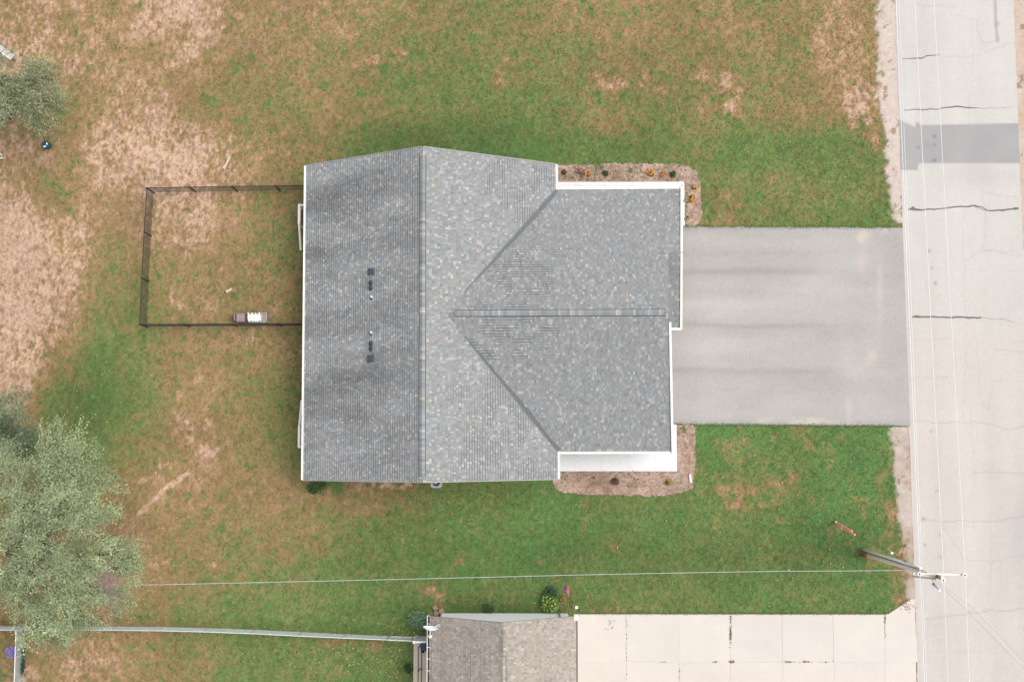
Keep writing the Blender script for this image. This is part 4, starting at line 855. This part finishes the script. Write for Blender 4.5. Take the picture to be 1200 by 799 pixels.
for i in range(6): MB().box(x-2.2, x+.55, y-.27+i*.12, y-.165+i*.12, .48, .51).build('plank', mat('grey_plank', D(150,145,138), rough=.8, rnd=.08), o)
MB().box(x-2.2, x+.6, y-.32, y-.275, .38, .56).box(x+.56, x+.6, y-.27, y+.46, .38, .56).build('frame', mat('steel_dark', D(84,84,88), rough=.5), o)
for s in (-.38,): 
    w_ = MB().tube([(x-1.2, y+s, .28), (x-1.2, y+s+.14*(-1 if s < 0 else 1), .28)], .28, 16).build('wheel', mat('tyre', D(50,50,50), rough=.8), o); MB().tube([(x-1.2, y+s-.13, .28), (x-1.2, y+s-.15, .28)], .15, 12).build('rim', mgal, w_)
x, y, _ = G(0, 122, .7); o = thing('white_box', 'white box with a red band sitting on the grey trailer', 'box', (x, y, .51)); MB().box(x-.5, x+.14, y-.2, y+.18, .51, .75).build('body', mdw, o, bevel=.02); MB().box(x-.5, x+.143, y-.24, y-.203, .55, .73).build('band', mat('red_band', D(200,60,60), rough=.5), o)
x, y, _ = G(0, 182, .4); o = thing('folding_chair', 'tip of a white tubular frame chair at the left picture edge', 'chair', (x-.3, y, 0))
MB().tube([(x-.5, y+.25, .42), (x+.02, y+.08, .42), (x+.15, y-.15, .42), (x-.5, y-.2, .42)], .03, 8).build('seat_frame', mwhite, o); MB().box(x-.5, x-.02, y-.12, y+.06, .40, .42).build('seat', mat('black_cloth2', D(50,50,54)), o)
b = MB()
for dx, dy in ((.0, .08), (.1, -.13), (-.45, .2), (-.45, -.18)): b.tube([(x+dx, y+dy, 0), (x+dx, y+dy, .42)], .018, 6)
b.build('legs', mwhite, o)
# white downspout end in the south bed
p, q = G(808.5, 554.5, .08), G(809.5, 565, .06); o = thing('downspout_extension', 'white downspout extension lying in the south mulch bed', 'pipe', (p[0], (p[1]+q[1])/2, 0))
MB().obox(p, q, .10, .07).build('pipe', mwhite, o, bevel=.01); MB().obox((p[0]-.05, p[1]-.03, .10), (p[0]+.06, p[1]-.03, .10), .05, .09).build('elbow', mat('lilac_white', D(206,204,222)), o)
p, q = G(783, 557.5, .05), G(800, 553, .05); o = thing('edging_strip', 'thin pale strip running across the corner of the south bed', 'edging', (p[0], p[1], 0)); MB().obox(p, q, .03, .04).build('strip', mat('pale_strip', D(214,204,200)), o); MB().tube([(p[0], p[1], 0), (p[0], p[1], .09)], .015, 6).build('stake', mgrey, o)

# ------------------------------------------------------------------ neighbouring house
nb = thing('neighbouring_house', 'neighbouring house with brown-grey shingle roof and white gable at the bottom edge', 'house', (-.8, -13, 0))
nx0, nx1, nxm, ny1, ny0 = -4.36, 2.76, -.76, -8.52, -19.0; nze, nzr = 2.6, 4.75; nm = (nzr-nze)/(nx1-nxm)
zNW = lambda x, y: nze+nm*(x-nx0); zNE = lambda x, y: nze+nm*(nx1-x)
ident = lambda V: np.array(V, float)
PALN = [D(196,185,173), D(200,189,177), D(190,179,168), D(182,171,161), D(212,202,191), D(204,194,183)]
def nroof(poly, zf):
    poly = ccw(poly); n = len(poly); vs = [(x, y, zf(x, y)-.004) for x, y in poly]+[(x, y, zf(x, y)-.14) for x, y in poly]
    return MB().add(vs, [tuple(range(n)), tuple(range(2*n-1, n-1, -1))]+[(i, n+i, n+(i+1) % n, (i+1) % n) for i in range(n)]).build('roof', mat('roof_deck_brown', D(120,112,106)), nb)
pa = [(nx0, ny0), (nxm, ny0), (nxm, ny1), (nx0, ny1)]; pb = [(nxm, ny0), (nx1, ny0), (nx1, ny1), (nxm, ny1)]
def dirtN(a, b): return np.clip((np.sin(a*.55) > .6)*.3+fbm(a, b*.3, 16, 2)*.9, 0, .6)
q1 = nroof(pa, zNW); shingle_slope(q1, [pa], (nx0, ny0), (0, 1), (1, 0), nm, zNW, 1.02, lambda a, b: .97+fbm(a*2, b*.3, 20, 1)*.35, dirtN, 'shingle_brown', xf=ident, pal=PALN)
q2 = nroof(pb, zNE); shingle_slope(q2, [pb], (nx1, ny0), (0, 1), (-1, 0), nm, zNE, .98, lambda a, b: .99+fbm(a, b*.3, 20, 1)*.25, lambda a, b: .08+0*a, 'shingle_brown', xf=ident, pal=PALN)
mattr = MATS['shingle_brown']
ridge(q2, (nxm-.0, ny0), (nxm, G(590, 769, nzr)[1]), nzr, .26, nm, True, PALN, ident)
wy = -8.735
b = MB(); vs = [(nx0+.45, -.1), (nx1-.3, -.1), (nx1-.3, zNE(nx1-.3, 0)-.15), (nxm, nzr-.15), (nx0+.45, zNW(nx0+.45, 0)-.15)]
n = len(vs); V = [(x, wy, z) for x, z in vs]+[(x, -19, z) for x, z in vs]; b.add(V, [tuple(range(n)), tuple(range(2*n-1, n-1, -1))]+[(i, n+i, n+(i+1) % n, (i+1) % n) for i in range(n)])
wallN = b.build('wall', mat('white_siding', (.86, .87, .87), rough=.5), nb)
b = MB(); lap_wall(b, (nx1-.3, wy), (nx0+.45, wy), .1, lambda t: min(zNE((nx1-.3)+(nx0+.45-nx1+.3)*t, 0), zNW((nx1-.3)+(nx0+.45-nx1+.3)*t, 0))-.15, (0, 1)); b.build('siding', MATS['white_siding'], wallN, kind='stuff')
b = MB(); b.obox((nx1, ny1+.01, nze-.05), (nxm, ny1+.01, nzr-.05), .02, .13).obox((nxm, ny1+.01, nzr-.05), (nx0, ny1+.01, nze-.05), .02, .13); b.build('fascia', mat('grey_trim', D(190,182,176)), nb)
b = MB(); b.box(nx0-.13, nx0-.10, ny0, ny1+.02, nze-.08, nze+.02).box(nx0-.10, nx0-.0, ny0, ny1+.02, nze-.10, nze-.08).box(nx0-.13, nx0, ny1+.02, ny1+.04, nze-.1, nze+.02); gt_ = b.build('gutter', mwhite, nb)
MB().box(nx0-.099, nx0-.005, ny0, ny1, nze-.078, nze-.07).build('gutter_floor', mat('gutter_floor_brown', D(92,78,72)), gt_)  # thin dark brown sheet over the trough floor
for i in range(9): MB().box(nx0-.14, nx0+.08, ny1-.35-i*.56-.012, ny1-.35-i*.56+.012, nze+.021, nze+.03).build('hanger', mwhite, gt_)
MB().box(nx1+.002, nx1+.09, ny0, ny1+.02, nze-.10, nze-.01).build('gutter', mat('grey_gutter', D(140,130,126)), nb)
MB().box(nx1-.08, nx1+.11, ny1-.18, ny1+.06, nze-.005, nze+.05).build('end_cap', mwhite, nb)
MB().obox((G(656.5, 717, 1.5)[0], wy+.06, .1), (G(656.5, 717, 1.5)[0], wy+.06, 2.5), .06, .06).build('downspout', mat('grey_pipe', D(180,182,182)), nb)
b = MB(); b.box(nx1-1.0+.7, nx1-.295, -18, -9.6, .02, 2.2); b.build('garage_door', mwhite, nb)
# satellite dish on the eave
o = thing('satellite_dish', 'white satellite dish on a bent mast at the neighbouring roof edge', 'satellite dish', (*G(504, 745.5, 2.7)[:2], 2.6))
bx_, by_, _ = G(504, 745.5, 2.75); tx, ty, _ = G(504.5, 739, 3.3)
MB().tube([(bx_, by_, 2.66), (bx_, by_+.1, 3.0), (tx, ty, 3.3)], .035, 8).ball((bx_, by_, 2.68), (.1, .1, .05), 8, 5).build('mast', mwhite, o)
ca = math.radians(-14); nrm = np.array([math.sin(.12), math.cos(.12), .06]); nrm /= np.linalg.norm(nrm); u_ = np.cross(nrm, (0, 0, 1.)); u_ /= np.linalg.norm(u_); v_ = np.cross(u_, nrm)
if v_[2] < 0: v_ = -v_
C0 = np.array([tx, ty+.04, 3.42]); vs = []; fs = []; nr, na = 5, 20
for side in (0, 1):
    for i in range(nr+1):
        r_ = .37*i/nr
        for k in range(na): t = 6.2832*k/na; vs.append(C0+u_*r_*math.cos(t)+v_*r_*.92*math.sin(t)+nrm*(1.1*r_*r_-side*.015))
for side in (0, 1):
    o_ = side*(nr+1)*na
    for i in range(nr):
        for k in range(na): fs.append((o_+i*na+k, o_+i*na+(k+1) % na, o_+(i+1)*na+(k+1) % na, o_+(i+1)*na+k))
for k in range(na): fs.append((nr*na+k, nr*na+(k+1) % na, (2*nr+1)*na+(k+1) % na, (2*nr+1)*na+k))
MB().add(vs, fs).build('reflector', mat('dish_white', (.74, .78, .80), rough=.4), o)
L1 = np.array(G(514.5, 731.5, 3.1)); b = MB().tube([C0-v_*.34, L1], .02, 6); b.build('arm', mwhite, o); MB().tube([L1, L1+nrm*-.10], .035, 8).tube([L1+[-.12, -.03, 0], L1+[.04, .02, 0]], .03, 6).build('receiver', mat('lnb', D(206,214,216)), o)
# white privacy panel, patio strip, blue bin, black handrail
a0 = G(484.3, 751.8, 1.85); a1 = G(503, 751.8, 1.85); yy = a0[1]; o = thing('white_fence_panel', 'white privacy fence panel joining the gate to the neighbouring house', 'fence', (a0[0], yy, 0))
nbd = 6
for i in range(nbd): xx0 = a0[0]+.1+(a1[0]-a0[0]-.1)*i/nbd; MB().box(xx0+.004, xx0+(a1[0]-a0[0]-.1)/nbd-.004, yy-.02, yy+.015, .05, 1.80).build('board', mwhite, o)
MB().box(a0[0]+.1, a1[0], yy-.045, yy+.04, 1.80, 1.87).build('top_rail', mwhite, o); MB().box(a0[0]-.03, a0[0]+.09, yy-.06, yy+.06, 0, 1.93).build('post', mwhite, o, bevel=.01)
pt = MB(); x0p = G(484.5, 790)[0]; x0t = G(484.5, 745)[0]
pt.prism([(x0p-.02, -19), (nx0+.45, -19), (nx0+.45, yy), (x0t+.02, yy)], -.05, .05).build('patio', mat('tan_concrete', (.66, .54, .43), rough=.8, noise=.07, nscale=8), kind='structure')
x, y, _ = G(497.5, 757, .9); o = thing('blue_bin', 'blue barrel tucked between the white panel and the neighbouring roof', 'bin', (x, y, .05))
MB().tube([(x, y, .05), (x, y, .5), (x, y, .88)], [.19, .22, .21], 16).build('body', mat('blue_plastic', D(40,84,132), rough=.4), o, smooth=True); MB().tube([(x, y, .885), (x, y, .93)], [.23, .2], 16).build('lid', mat('blue_lid', D(34,72,118), rough=.35), o)
x, y, _ = G(495.5, 762.5, .3); o = thing('black_pot', 'small black pot just below the blue barrel', 'pot', (x, y, .05)); MB().tube([(x, y, .05), (x, y, .3)], [.07, .10], 12).build('pot', mat('black_pot', D(40,38,38)), o); leaf_blob('foliage', o, [(x, y, .32, .08, .08, .05)], 20, (.02, .04), [D(60,60,44)])
o = thing('handrail', 'thin black two-rail handrail running along the tan patio', 'railing', (*G(490, 775, .9)[:2], .05)); mb_ = mat('black_metal', D(70,64,66), rough=.5)
for px_ in (490.3, 494.3):
    P0 = G(px_, 757, .9); P1 = (G(px_-.6, 800, .9)[0], -14, .9); MB().tube([P0, P1], .022, 6).build('rail', mb_, o)
    for f in (0.02, .33, .66, .98): q = [P0[i]+(P1[i]-P0[i])*f for i in range(3)]; MB().tube([(q[0], q[1], .05), (q[0], q[1], .9)], .016, 6).build('baluster', mb_, o)
MB().tube([G(490, 787, .5), G(494, 781, .9)], .018, 6).build('brace', mb_, o)
# brown pavers, each its own stone
mpv = mat('brown_paver', D(186,158,134), rough=.9, noise=.12, rnd=.06)
for (a, b_, rot, w1) in [(510,712,.5,.24),(517.3,715.5,.12,.24),(511.3,718.5,-.2,.24),(518.3,720.5,.1,.22)]:
    x, y, _ = G(a, b_, .06); pos = {510: 'upper left, tilted', 517.3: 'right-hand', 511.3: 'lower left', 518.3: 'lowest half-hidden'}[a]
    o = thing('paver', f'brown paver, {pos} one of four by the neighbouring house corner', 'paver', (x, y, 0), 'loose brown pavers'); c_, s_ = math.cos(rot), math.sin(rot)
    h = w1/2; MB().prism([(x+c_*i*h-s_*j*h, y+s_*i*h+c_*j*h) for i, j in ((-1, -1), (1, -1), (1, 1), (-1, 1))], 0, .06).build('stone', mpv, o, bevel=.01)
# garden pinwheel banner and white globe
sx, sy, _ = G(672, 706); o = thing('garden_flag', 'small red, white and blue garden wind sock on a thin leaning pole', 'flag', (sx, sy, 0))
T = G(667, 699, .95); MB().tube([(sx, sy, 0), T, G(662, 688.5, 1.5)], .012, 6).build('pole', mb_, o)
P = [G(661.5, 686.5, 1.5), G(667, 686.8, 1.5), G(667.3, 692, 1.4), G(666.6, 699, 1.1), G(661.4, 690.5, 1.4)]
segs = [([P[0], G(664, 686.6, 1.52), G(664.3, 691, 1.46), P[4]], D(96,84,190)), ([G(664, 686.6, 1.52), P[1], P[2], G(664.3, 691, 1.46)], D(240,90,60)), ([P[4], G(664.3, 691, 1.46), G(665.4, 695, 1.3), P[3]], D(176,160,220)), ([G(664.3, 691, 1.46), P[2], P[3], G(665.4, 695, 1.3)], D(240,150,140))]
b = MB()
for pl, c_ in segs:
    up_ = [(p[0], p[1], p[2]+.006) for p in pl]; b.add(list(pl)+up_, [(3, 2, 1, 0), (4, 5, 6, 7), (0, 1, 5, 4), (1, 2, 6, 5), (2, 3, 7, 6), (3, 0, 4, 7)], c_)
b.build('cloth', mat('flag_cloth', attr=True, rough=.8), o, col=True)
x, y, _ = G(675.5, 711.3, .35); o = thing('garden_lamp', 'white round solar garden lamp on a stake near the driveway corner', 'garden lamp', (x, y, 0)); MB().ball((x, y, .35), (.085, .085, .06), 12, 8).build('globe', msl, o, smooth=True); MB().tube([(x, y, 0), (x, y, .30)], .015, 6).build('stake', mb_, o); MB().tube([(x, y, .405), (x, y, .42)], .03, 8).build('cell', mgrey, o)

# ------------------------------------------------------------------ utility pole, guys and wires
bs = G(1012, 648.5); HT = 12.04; tp = G(1103.5, 677.5, HT)
o = thing('utility_pole', 'tall wooden utility pole with a white crossarm leaning over the road edge', 'utility pole', (bs[0], bs[1], 0))
tp = (tp[0], tp[1], HT)
def on_pole(z): t = z/HT; return np.array([bs[0]+(tp[0]-bs[0])*t, bs[1]+(tp[1]-bs[1])*t, z])
MB().tube([on_pole(-.2), on_pole(6), on_pole(HT)], [.115, .10, .08], 14).build('pole', mat('pole_wood', (.74, .65, .55), rough=.85, noise=.2, nscale=9), o, smooth=True)
rz = np.array([0, .19, 0]); MB().tube([on_pole(0)+rz, on_pole(6)+rz*.9, on_pole(9.3)+rz*.75], .07, 10).build('conduit', mat('grey_conduit', (.82, .82, .79), rough=.5), o, smooth=True)
MB().tube([on_pole(0)+[-.06, .10, .0], on_pole(9)+[-.05, .09, 0]], .013, 6).build('ground_cable', mat('dark_cable', D(92,76,68)), o)
MB().tube([on_pole(-.05), on_pole(.9)], [.165, .16], 12).build('base_wrap', mat('rusty_wrap', D(176,124,70), noise=.2), o)
ZA = 11.55; i1, i2, i3 = G(1077.8, 672.3, ZA+.2), G(1105.8, 679.6, HT+.3), G(1130.8, 673.6, ZA+.2)
arm0, arm1 = np.array([i1[0]-.22, i1[1], ZA]), np.array([i3[0]+.05, i3[1], ZA]); MB().obox(arm0, arm1, .085, .11).build('crossarm', mat('pale_arm', (.52, .52, .48), rough=.6, noise=.05), o)
MB().obox(arm0+np.array([0, -.12, -.02]), np.array([i2[0]-.05, i1[1]-.22, ZA-.02]), .07, .09).build('side_arm', mat('tan_arm', D(180,160,136)), o)
MB().box(i2[0]-.13, i2[0]-.02, i2[1]+.04, i2[1]+.16, HT-.3, HT+.05).build('bracket', mat('olive_metal', D(140,140,124)), o)
mins = mat('porcelain', (.86, .86, .86), rough=.2, spec=.5)
for q in (i1, i2, i3):
    ins = MB().tube([(q[0], q[1], q[2]-.22), (q[0], q[1], q[2]-.1), (q[0], q[1], q[2]-.07), (q[0], q[1], q[2]-.02), (q[0], q[1], q[2])], [.05, .075, .095, .085, .04], 12).build('insulator', mins, o)
    MB().ball((q[0], q[1], q[2]+.03), (.035, .035, .03), 8, 5).build('wire_clamp', mat('dark_clamp', D(60,64,84)), ins)
k0, k1, k2 = np.array(G(1094, 684, 10.6)), np.array(G(1097, 687, 10.4)), np.array(G(1100, 690, 10.2))
MB().tube([k0, k1], [.07, .05], 8).tube([k1, k2], .03, 8).build('fuse_cutout', mat('blue_grey_fuse', D(150,176,194), rough=.4), o); MB().tube([k2+np.array([-.05, .05, 0]), k2+np.array([.05, -.09, -.05])], .045, 8).build('fuse_tip', mins, o)
MB().obox(on_pole(10.6), k0, .02, .02).build('fuse_bracket', MATS['olive_metal'], o)
# line wires: each its own thing, running on past the picture
mw = mat('white_wire', (.62, .64, .64), rough=.4); mw2 = mat('grey_wire', (.42, .46, .44), rough=.5)
def wire(label, pts, r, m, group=None, cat='wire'):
    p = np.array(pts[0]); o = thing('power_line', label, cat, tuple(pts[0]), group); MB().tube(pts, r, 5).build('cable', m, o); return o
def sagline(q, N0, S0, zN_, zS_, dx=0, dy=0):
    out = []
    a = np.array(G(*N0, zN_)); c2 = np.array(G(*S0, zS_)); q = np.array(q)+[dx, 0, .03]
    far = a+(a-q)*.9; far2 = c2+(c2-q)*4
    return [far, a, (a*.5+q*.5)-[0, 0, .0], q, c2, far2]
wg = 'overhead wires along the road'
wire('overhead wire from the western insulator of the pole, above the road edge', sagline(i1, (1050, 0), (1083.3, 799), 11.3, 11.5), .012, mw, wg)
wire('overhead wire from the pole-top insulator, middle one of the three', sagline(i2, (1071.8, 0), (1111, 799), 11.6, 12.0), .0105, mw, wg)
wire('overhead wire from the outermost eastern insulator on the crossarm', sagline(i3, (1094.3, 0), (1136, 799), 11.3, 11.5), .0105, mw, wg)
nq = on_pole(9.6); nq = np.array(G(1080.5, 676, 9.6))
wire('thin lower cable running close beside the western wire', sagline(nq, (1053.2, 0), (1086, 799), 9.3, 9.4), .008, mw, wg)
tA, tB = on_pole(9.0), np.array(G(175, 685, 8.0)); mid = np.array(G(700, 671.5, 7.9))
P = []
for i in range(13):
    t = i/12; xx = tA[0]+(tB[0]-tA[0])*t; px_ = 1068+(175-1068)*t; py_ = np.interp(px_, [175,460,700,900,1068], [685,678.7,672.8,669,668.3]); P.append(G(px_, py_, 8.6-3.0*t))
P[0] = tuple(on_pole(8.6)); P.append((-34, P[-1][1]-.1, 4.6))
wire('long grey service cable crossing the green lawn to the big tree', P, .0125, mw2)
wire('faint drop cable running from the pole to the lower right corner', [tuple(on_pole(10.2)), G(1130, 712, 9.6), G(1200, 783, 9.4), G(1260, 845, 9.4)], .009, mat('clear_grey_wire', D(200,196,192)), cat='wire')
wire('second faint drop cable beside the first over the road', [tuple(on_pole(10.0)), G(1140, 712, 9.4), G(1200, 775, 9.2), G(1260, 832, 9.2)], .007, MATS['clear_grey_wire'], cat='wire')
# guy wires with orange guards
an = np.array(G(979, 611.5)); go = thing('guy_wire', 'steel guy wires with orange guards anchored in the lawn near the pole', 'guy wire', tuple(an))
tops = [on_pole(10.8), on_pole(9.9)]; mg = mat('orange_guard', (.88, .36, .22), rough=.5); mgw = mat('guy_steel', D(120,136,128), rough=.4, metal=.3)
for k, t_ in enumerate(tops):
    a = an+np.array([-.02*k, -.09*k, 0]); dv = t_-a; MB().tube([a, t_], .012, 5).build('strand', mgw, go)
    L_ = (2.35 if k else 2.0)/np.linalg.norm(dv); MB().tube([a+dv*.02, a+dv*(.02+L_)], .05, 8).build('guard', mg, go)
MB().tube([an+[0, 0, -.1], an+[.05, -.03, .3]], .03, 6).ball(an+np.array([0, 0, .1]), .07, 8, 5).build('anchor_rod', mgal, go)
q = an+(tops[0]-an)*.085; MB().obox(q+np.array([-.06, -.16, .02]), q+np.array([.0, .05, .02]), .04, .04).build('clip', mins, go)
q = an+(tops[0]-an)*.62; q = np.array(G(1043.8, 651, 8.0)); t = .6; q = an+(tops[0]-an)*.63; MB().ball(q, (.07, .07, .07), 8, 6).build('strain_insulator', mins, go)

# ------------------------------------------------------------------ trees
def tree(name, label, cat, base, trunk_h, lobes, cols, k_twig, leaf=(.028, .062), bark=(120,108,92), dead=None, group=None):
    bx_, by_ = base; o = thing(name, label, cat, (bx_, by_, 0), group); mbk = mat('bark_'+name+str(len(lobes)), D(*bark), rough=.9, noise=.3, nscale=12)
    top = np.array([bx_, by_, trunk_h]); MB().tube([(bx_, by_, -.1), (bx_+.05, by_, trunk_h*.5), top], [.34, .26, .22], 12).build('trunk', mbk, o, smooth=True)
    r = np.random.default_rng(len(lobes)*7+int(abs(bx_)*10)); lb = MB(); V = []; Cc = []
    for (px_, py_, z, rad, rz_) in lobes:
        c0 = np.array(G(px_, py_, z)); midp = (top+c0)/2+np.array([0, 0, -.4]); lb.tube([top, midp, c0], [.12, .07, .03], 7)
        ns = max(6, int(10*rad*rad)); v = r.normal(0, 1, (ns, 3)); v /= np.linalg.norm(v, axis=1)[:, None]; v[:, 2] = v[:, 2]*.8+.1; sub = c0+v*np.array([rad, rad, rz_])*(r.random((ns, 1))**.45)
        shade = r.normal(1, .17, ns)
        for s_, c2 in enumerate(sub):
            if s_ % 2 == 0: lb.tube([c0, c2], [.025, .008], 5, cap=False)
            out = c2-top; out /= np.linalg.norm(out)+1e-6; kt = k_twig
            ax = out*[1, 1, .35]+r.normal(0, .35, 3)*[1, 1, .4]; ax /= np.linalg.norm(ax); t0 = c2+ax*r.uniform(-.45, .55, (kt, 1))+r.normal(0, .13, (kt, 3)); dr_ = ax*.9+r.normal(0, .5, (kt, 3)); dr_[:, 2] = dr_[:, 2]*.5; dr_ /= np.linalg.norm(dr_, axis=1)[:, None]
            nl = 9; tt = np.linspace(0, 1, nl)[None, :, None]*r.uniform(.3, .75, (kt, 1, 1)); P = t0[:, None]+dr_[:, None]*tt; P[..., 2] -= (tt[..., 0]**2)*.35
            P = P+r.normal(0, .035, P.shape); P = P.reshape(-1, 3); n = len(P)
            dl = np.repeat(dr_, nl, 0)+r.normal(0, .7, (n, 3)); dl[:, 2] *= .6; dl /= np.linalg.norm(dl, axis=1)[:, None]; sd_ = np.cross(dl, r.normal(0, .35, (n, 3))+[0, 0, 1]); sd_ /= np.linalg.norm(sd_, axis=1)[:, None]+1e-6
            L_ = r.uniform(*leaf, n)[:, None]; V.append(np.stack([P-dl*L_, P-sd_*L_*.5, P+dl*L_, P+sd_*L_*.5], 1))
            cc2 = np.array(cols)[r.integers(0, len(cols), n)]*shade[s_]*np.repeat(r.normal(1, .12, kt), nl)[:, None]; Cc.append(np.repeat(cc2[:, None], 4, 1))
    lb.build('limbs', mbk, o)
    V = np.concatenate(V).reshape(-1, 3); Cc = np.clip(np.concatenate(Cc).reshape(-1, 3), .002, .9)
    cm = bpy.data.materials.get('tree_leaves')
    if cm is None:
        cm = mat('tree_leaves', attr=True, rough=.75, spec=.15); t = cm.node_tree; b = t.nodes['Principled BSDF']; tr = t.nodes.new('ShaderNodeBsdfTranslucent'); mx_ = t.nodes.new('ShaderNodeMixShader'); mx_.inputs[0].default_value = .35
        t.links.new(t.nodes['Attribute'].outputs['Color'], tr.inputs['Color']); t.links.new(b.outputs[0], mx_.inputs[1]); t.links.new(tr.outputs[0], mx_.inputs[2]); t.links.new(mx_.outputs[0], t.nodes['Material Output'].inputs[0])
    np_mesh('crown', V, np.arange(len(V)).reshape(-1, 4), cm, o, col=Cc)
    if dead:
        b = MB(); c0 = np.array(G(*dead[:2], dead[2]))
        for i in range(90):
            p = c0+r.normal(0, .35, 3)*[1, 1.2, .3]; dv = r.normal(0, 1, 3)*[1, 1, .3]; dv /= np.linalg.norm(dv); b.tube([p, p+dv*r.uniform(.2, .5), p+dv*.6+r.normal(0, .15, 3)], [.016, .01, .006], 4, cap=False)
        b.build('dead_twigs', mat('dead_wood', D(190,164,164), rough=.9), o)
    return o
LC = [D(206,222,172), D(192,212,158), D(216,228,186), D(170,194,138), D(212,224,168), D(196,216,166), D(222,230,198)]
tree('silver_maple', 'large spreading pale green tree overhanging the chain-link fence', 'tree', G(50, 640)[:2], 4.2,
     [(72,534,8.6,1.15,1.0),(60,548,8.8,1.4,1.1),(100,560,8.2,1.15,.9),(35,585,9.4,1.6,1.2),(80,595,9.2,1.4,1.1),(8,560,8.0,1.2,1.0),(112,600,7.6,.7,.6),(12,635,8.8,1.4,1.1),(52,640,9.2,1.5,1.2),(95,650,8.2,1.2,1.0),(20,685,8.0,1.4,1.1),
      (62,695,8.0,1.5,1.1),(100,690,7.4,1.1,.9),(132,650,6.6,.95,.7),(144,672,6.2,.8,.7),(138,700,6.0,.7,.6),(40,725,6.8,1.2,.9),(85,728,6.0,.9,.7),(62,742,5.5,.5,.5)], LC, 26, dead=(122,684,7.6))
tree('grey_willow', 'bluish grey-green tree at the left edge behind the large tree', 'tree', G(-25, 500)[:2], 3.4,
     [(5,485,5.6,1.1,.9),(18,505,5.8,1.0,.8),(0,520,6.0,1.1,.9),(-25,500,6.4,1.4,1.1),(25,530,5.2,.8,.6)], [D(156,180,142), D(134,160,120), D(174,194,156)], 24)
tree('small_willow', 'small feathery sage green tree at the upper left edge', 'tree', G(18, 115)[:2], 2.6,
     [(22,95,4.6,1.0,.8),(40,105,4.4,1.0,.8),(8,90,4.4,.9,.7),(50,95,4.0,.8,.6),(30,122,4.4,.9,.7),(10,115,4.4,.9,.7),(54,120,3.8,.75,.6),(-12,105,4.4,1.1,.8),(38,80,3.6,.5,.4),(48,140,3.2,.5,.4)],
     [D(200,206,164), D(180,190,144), D(212,216,182), D(162,174,126)], 22, leaf=(.028, .065))
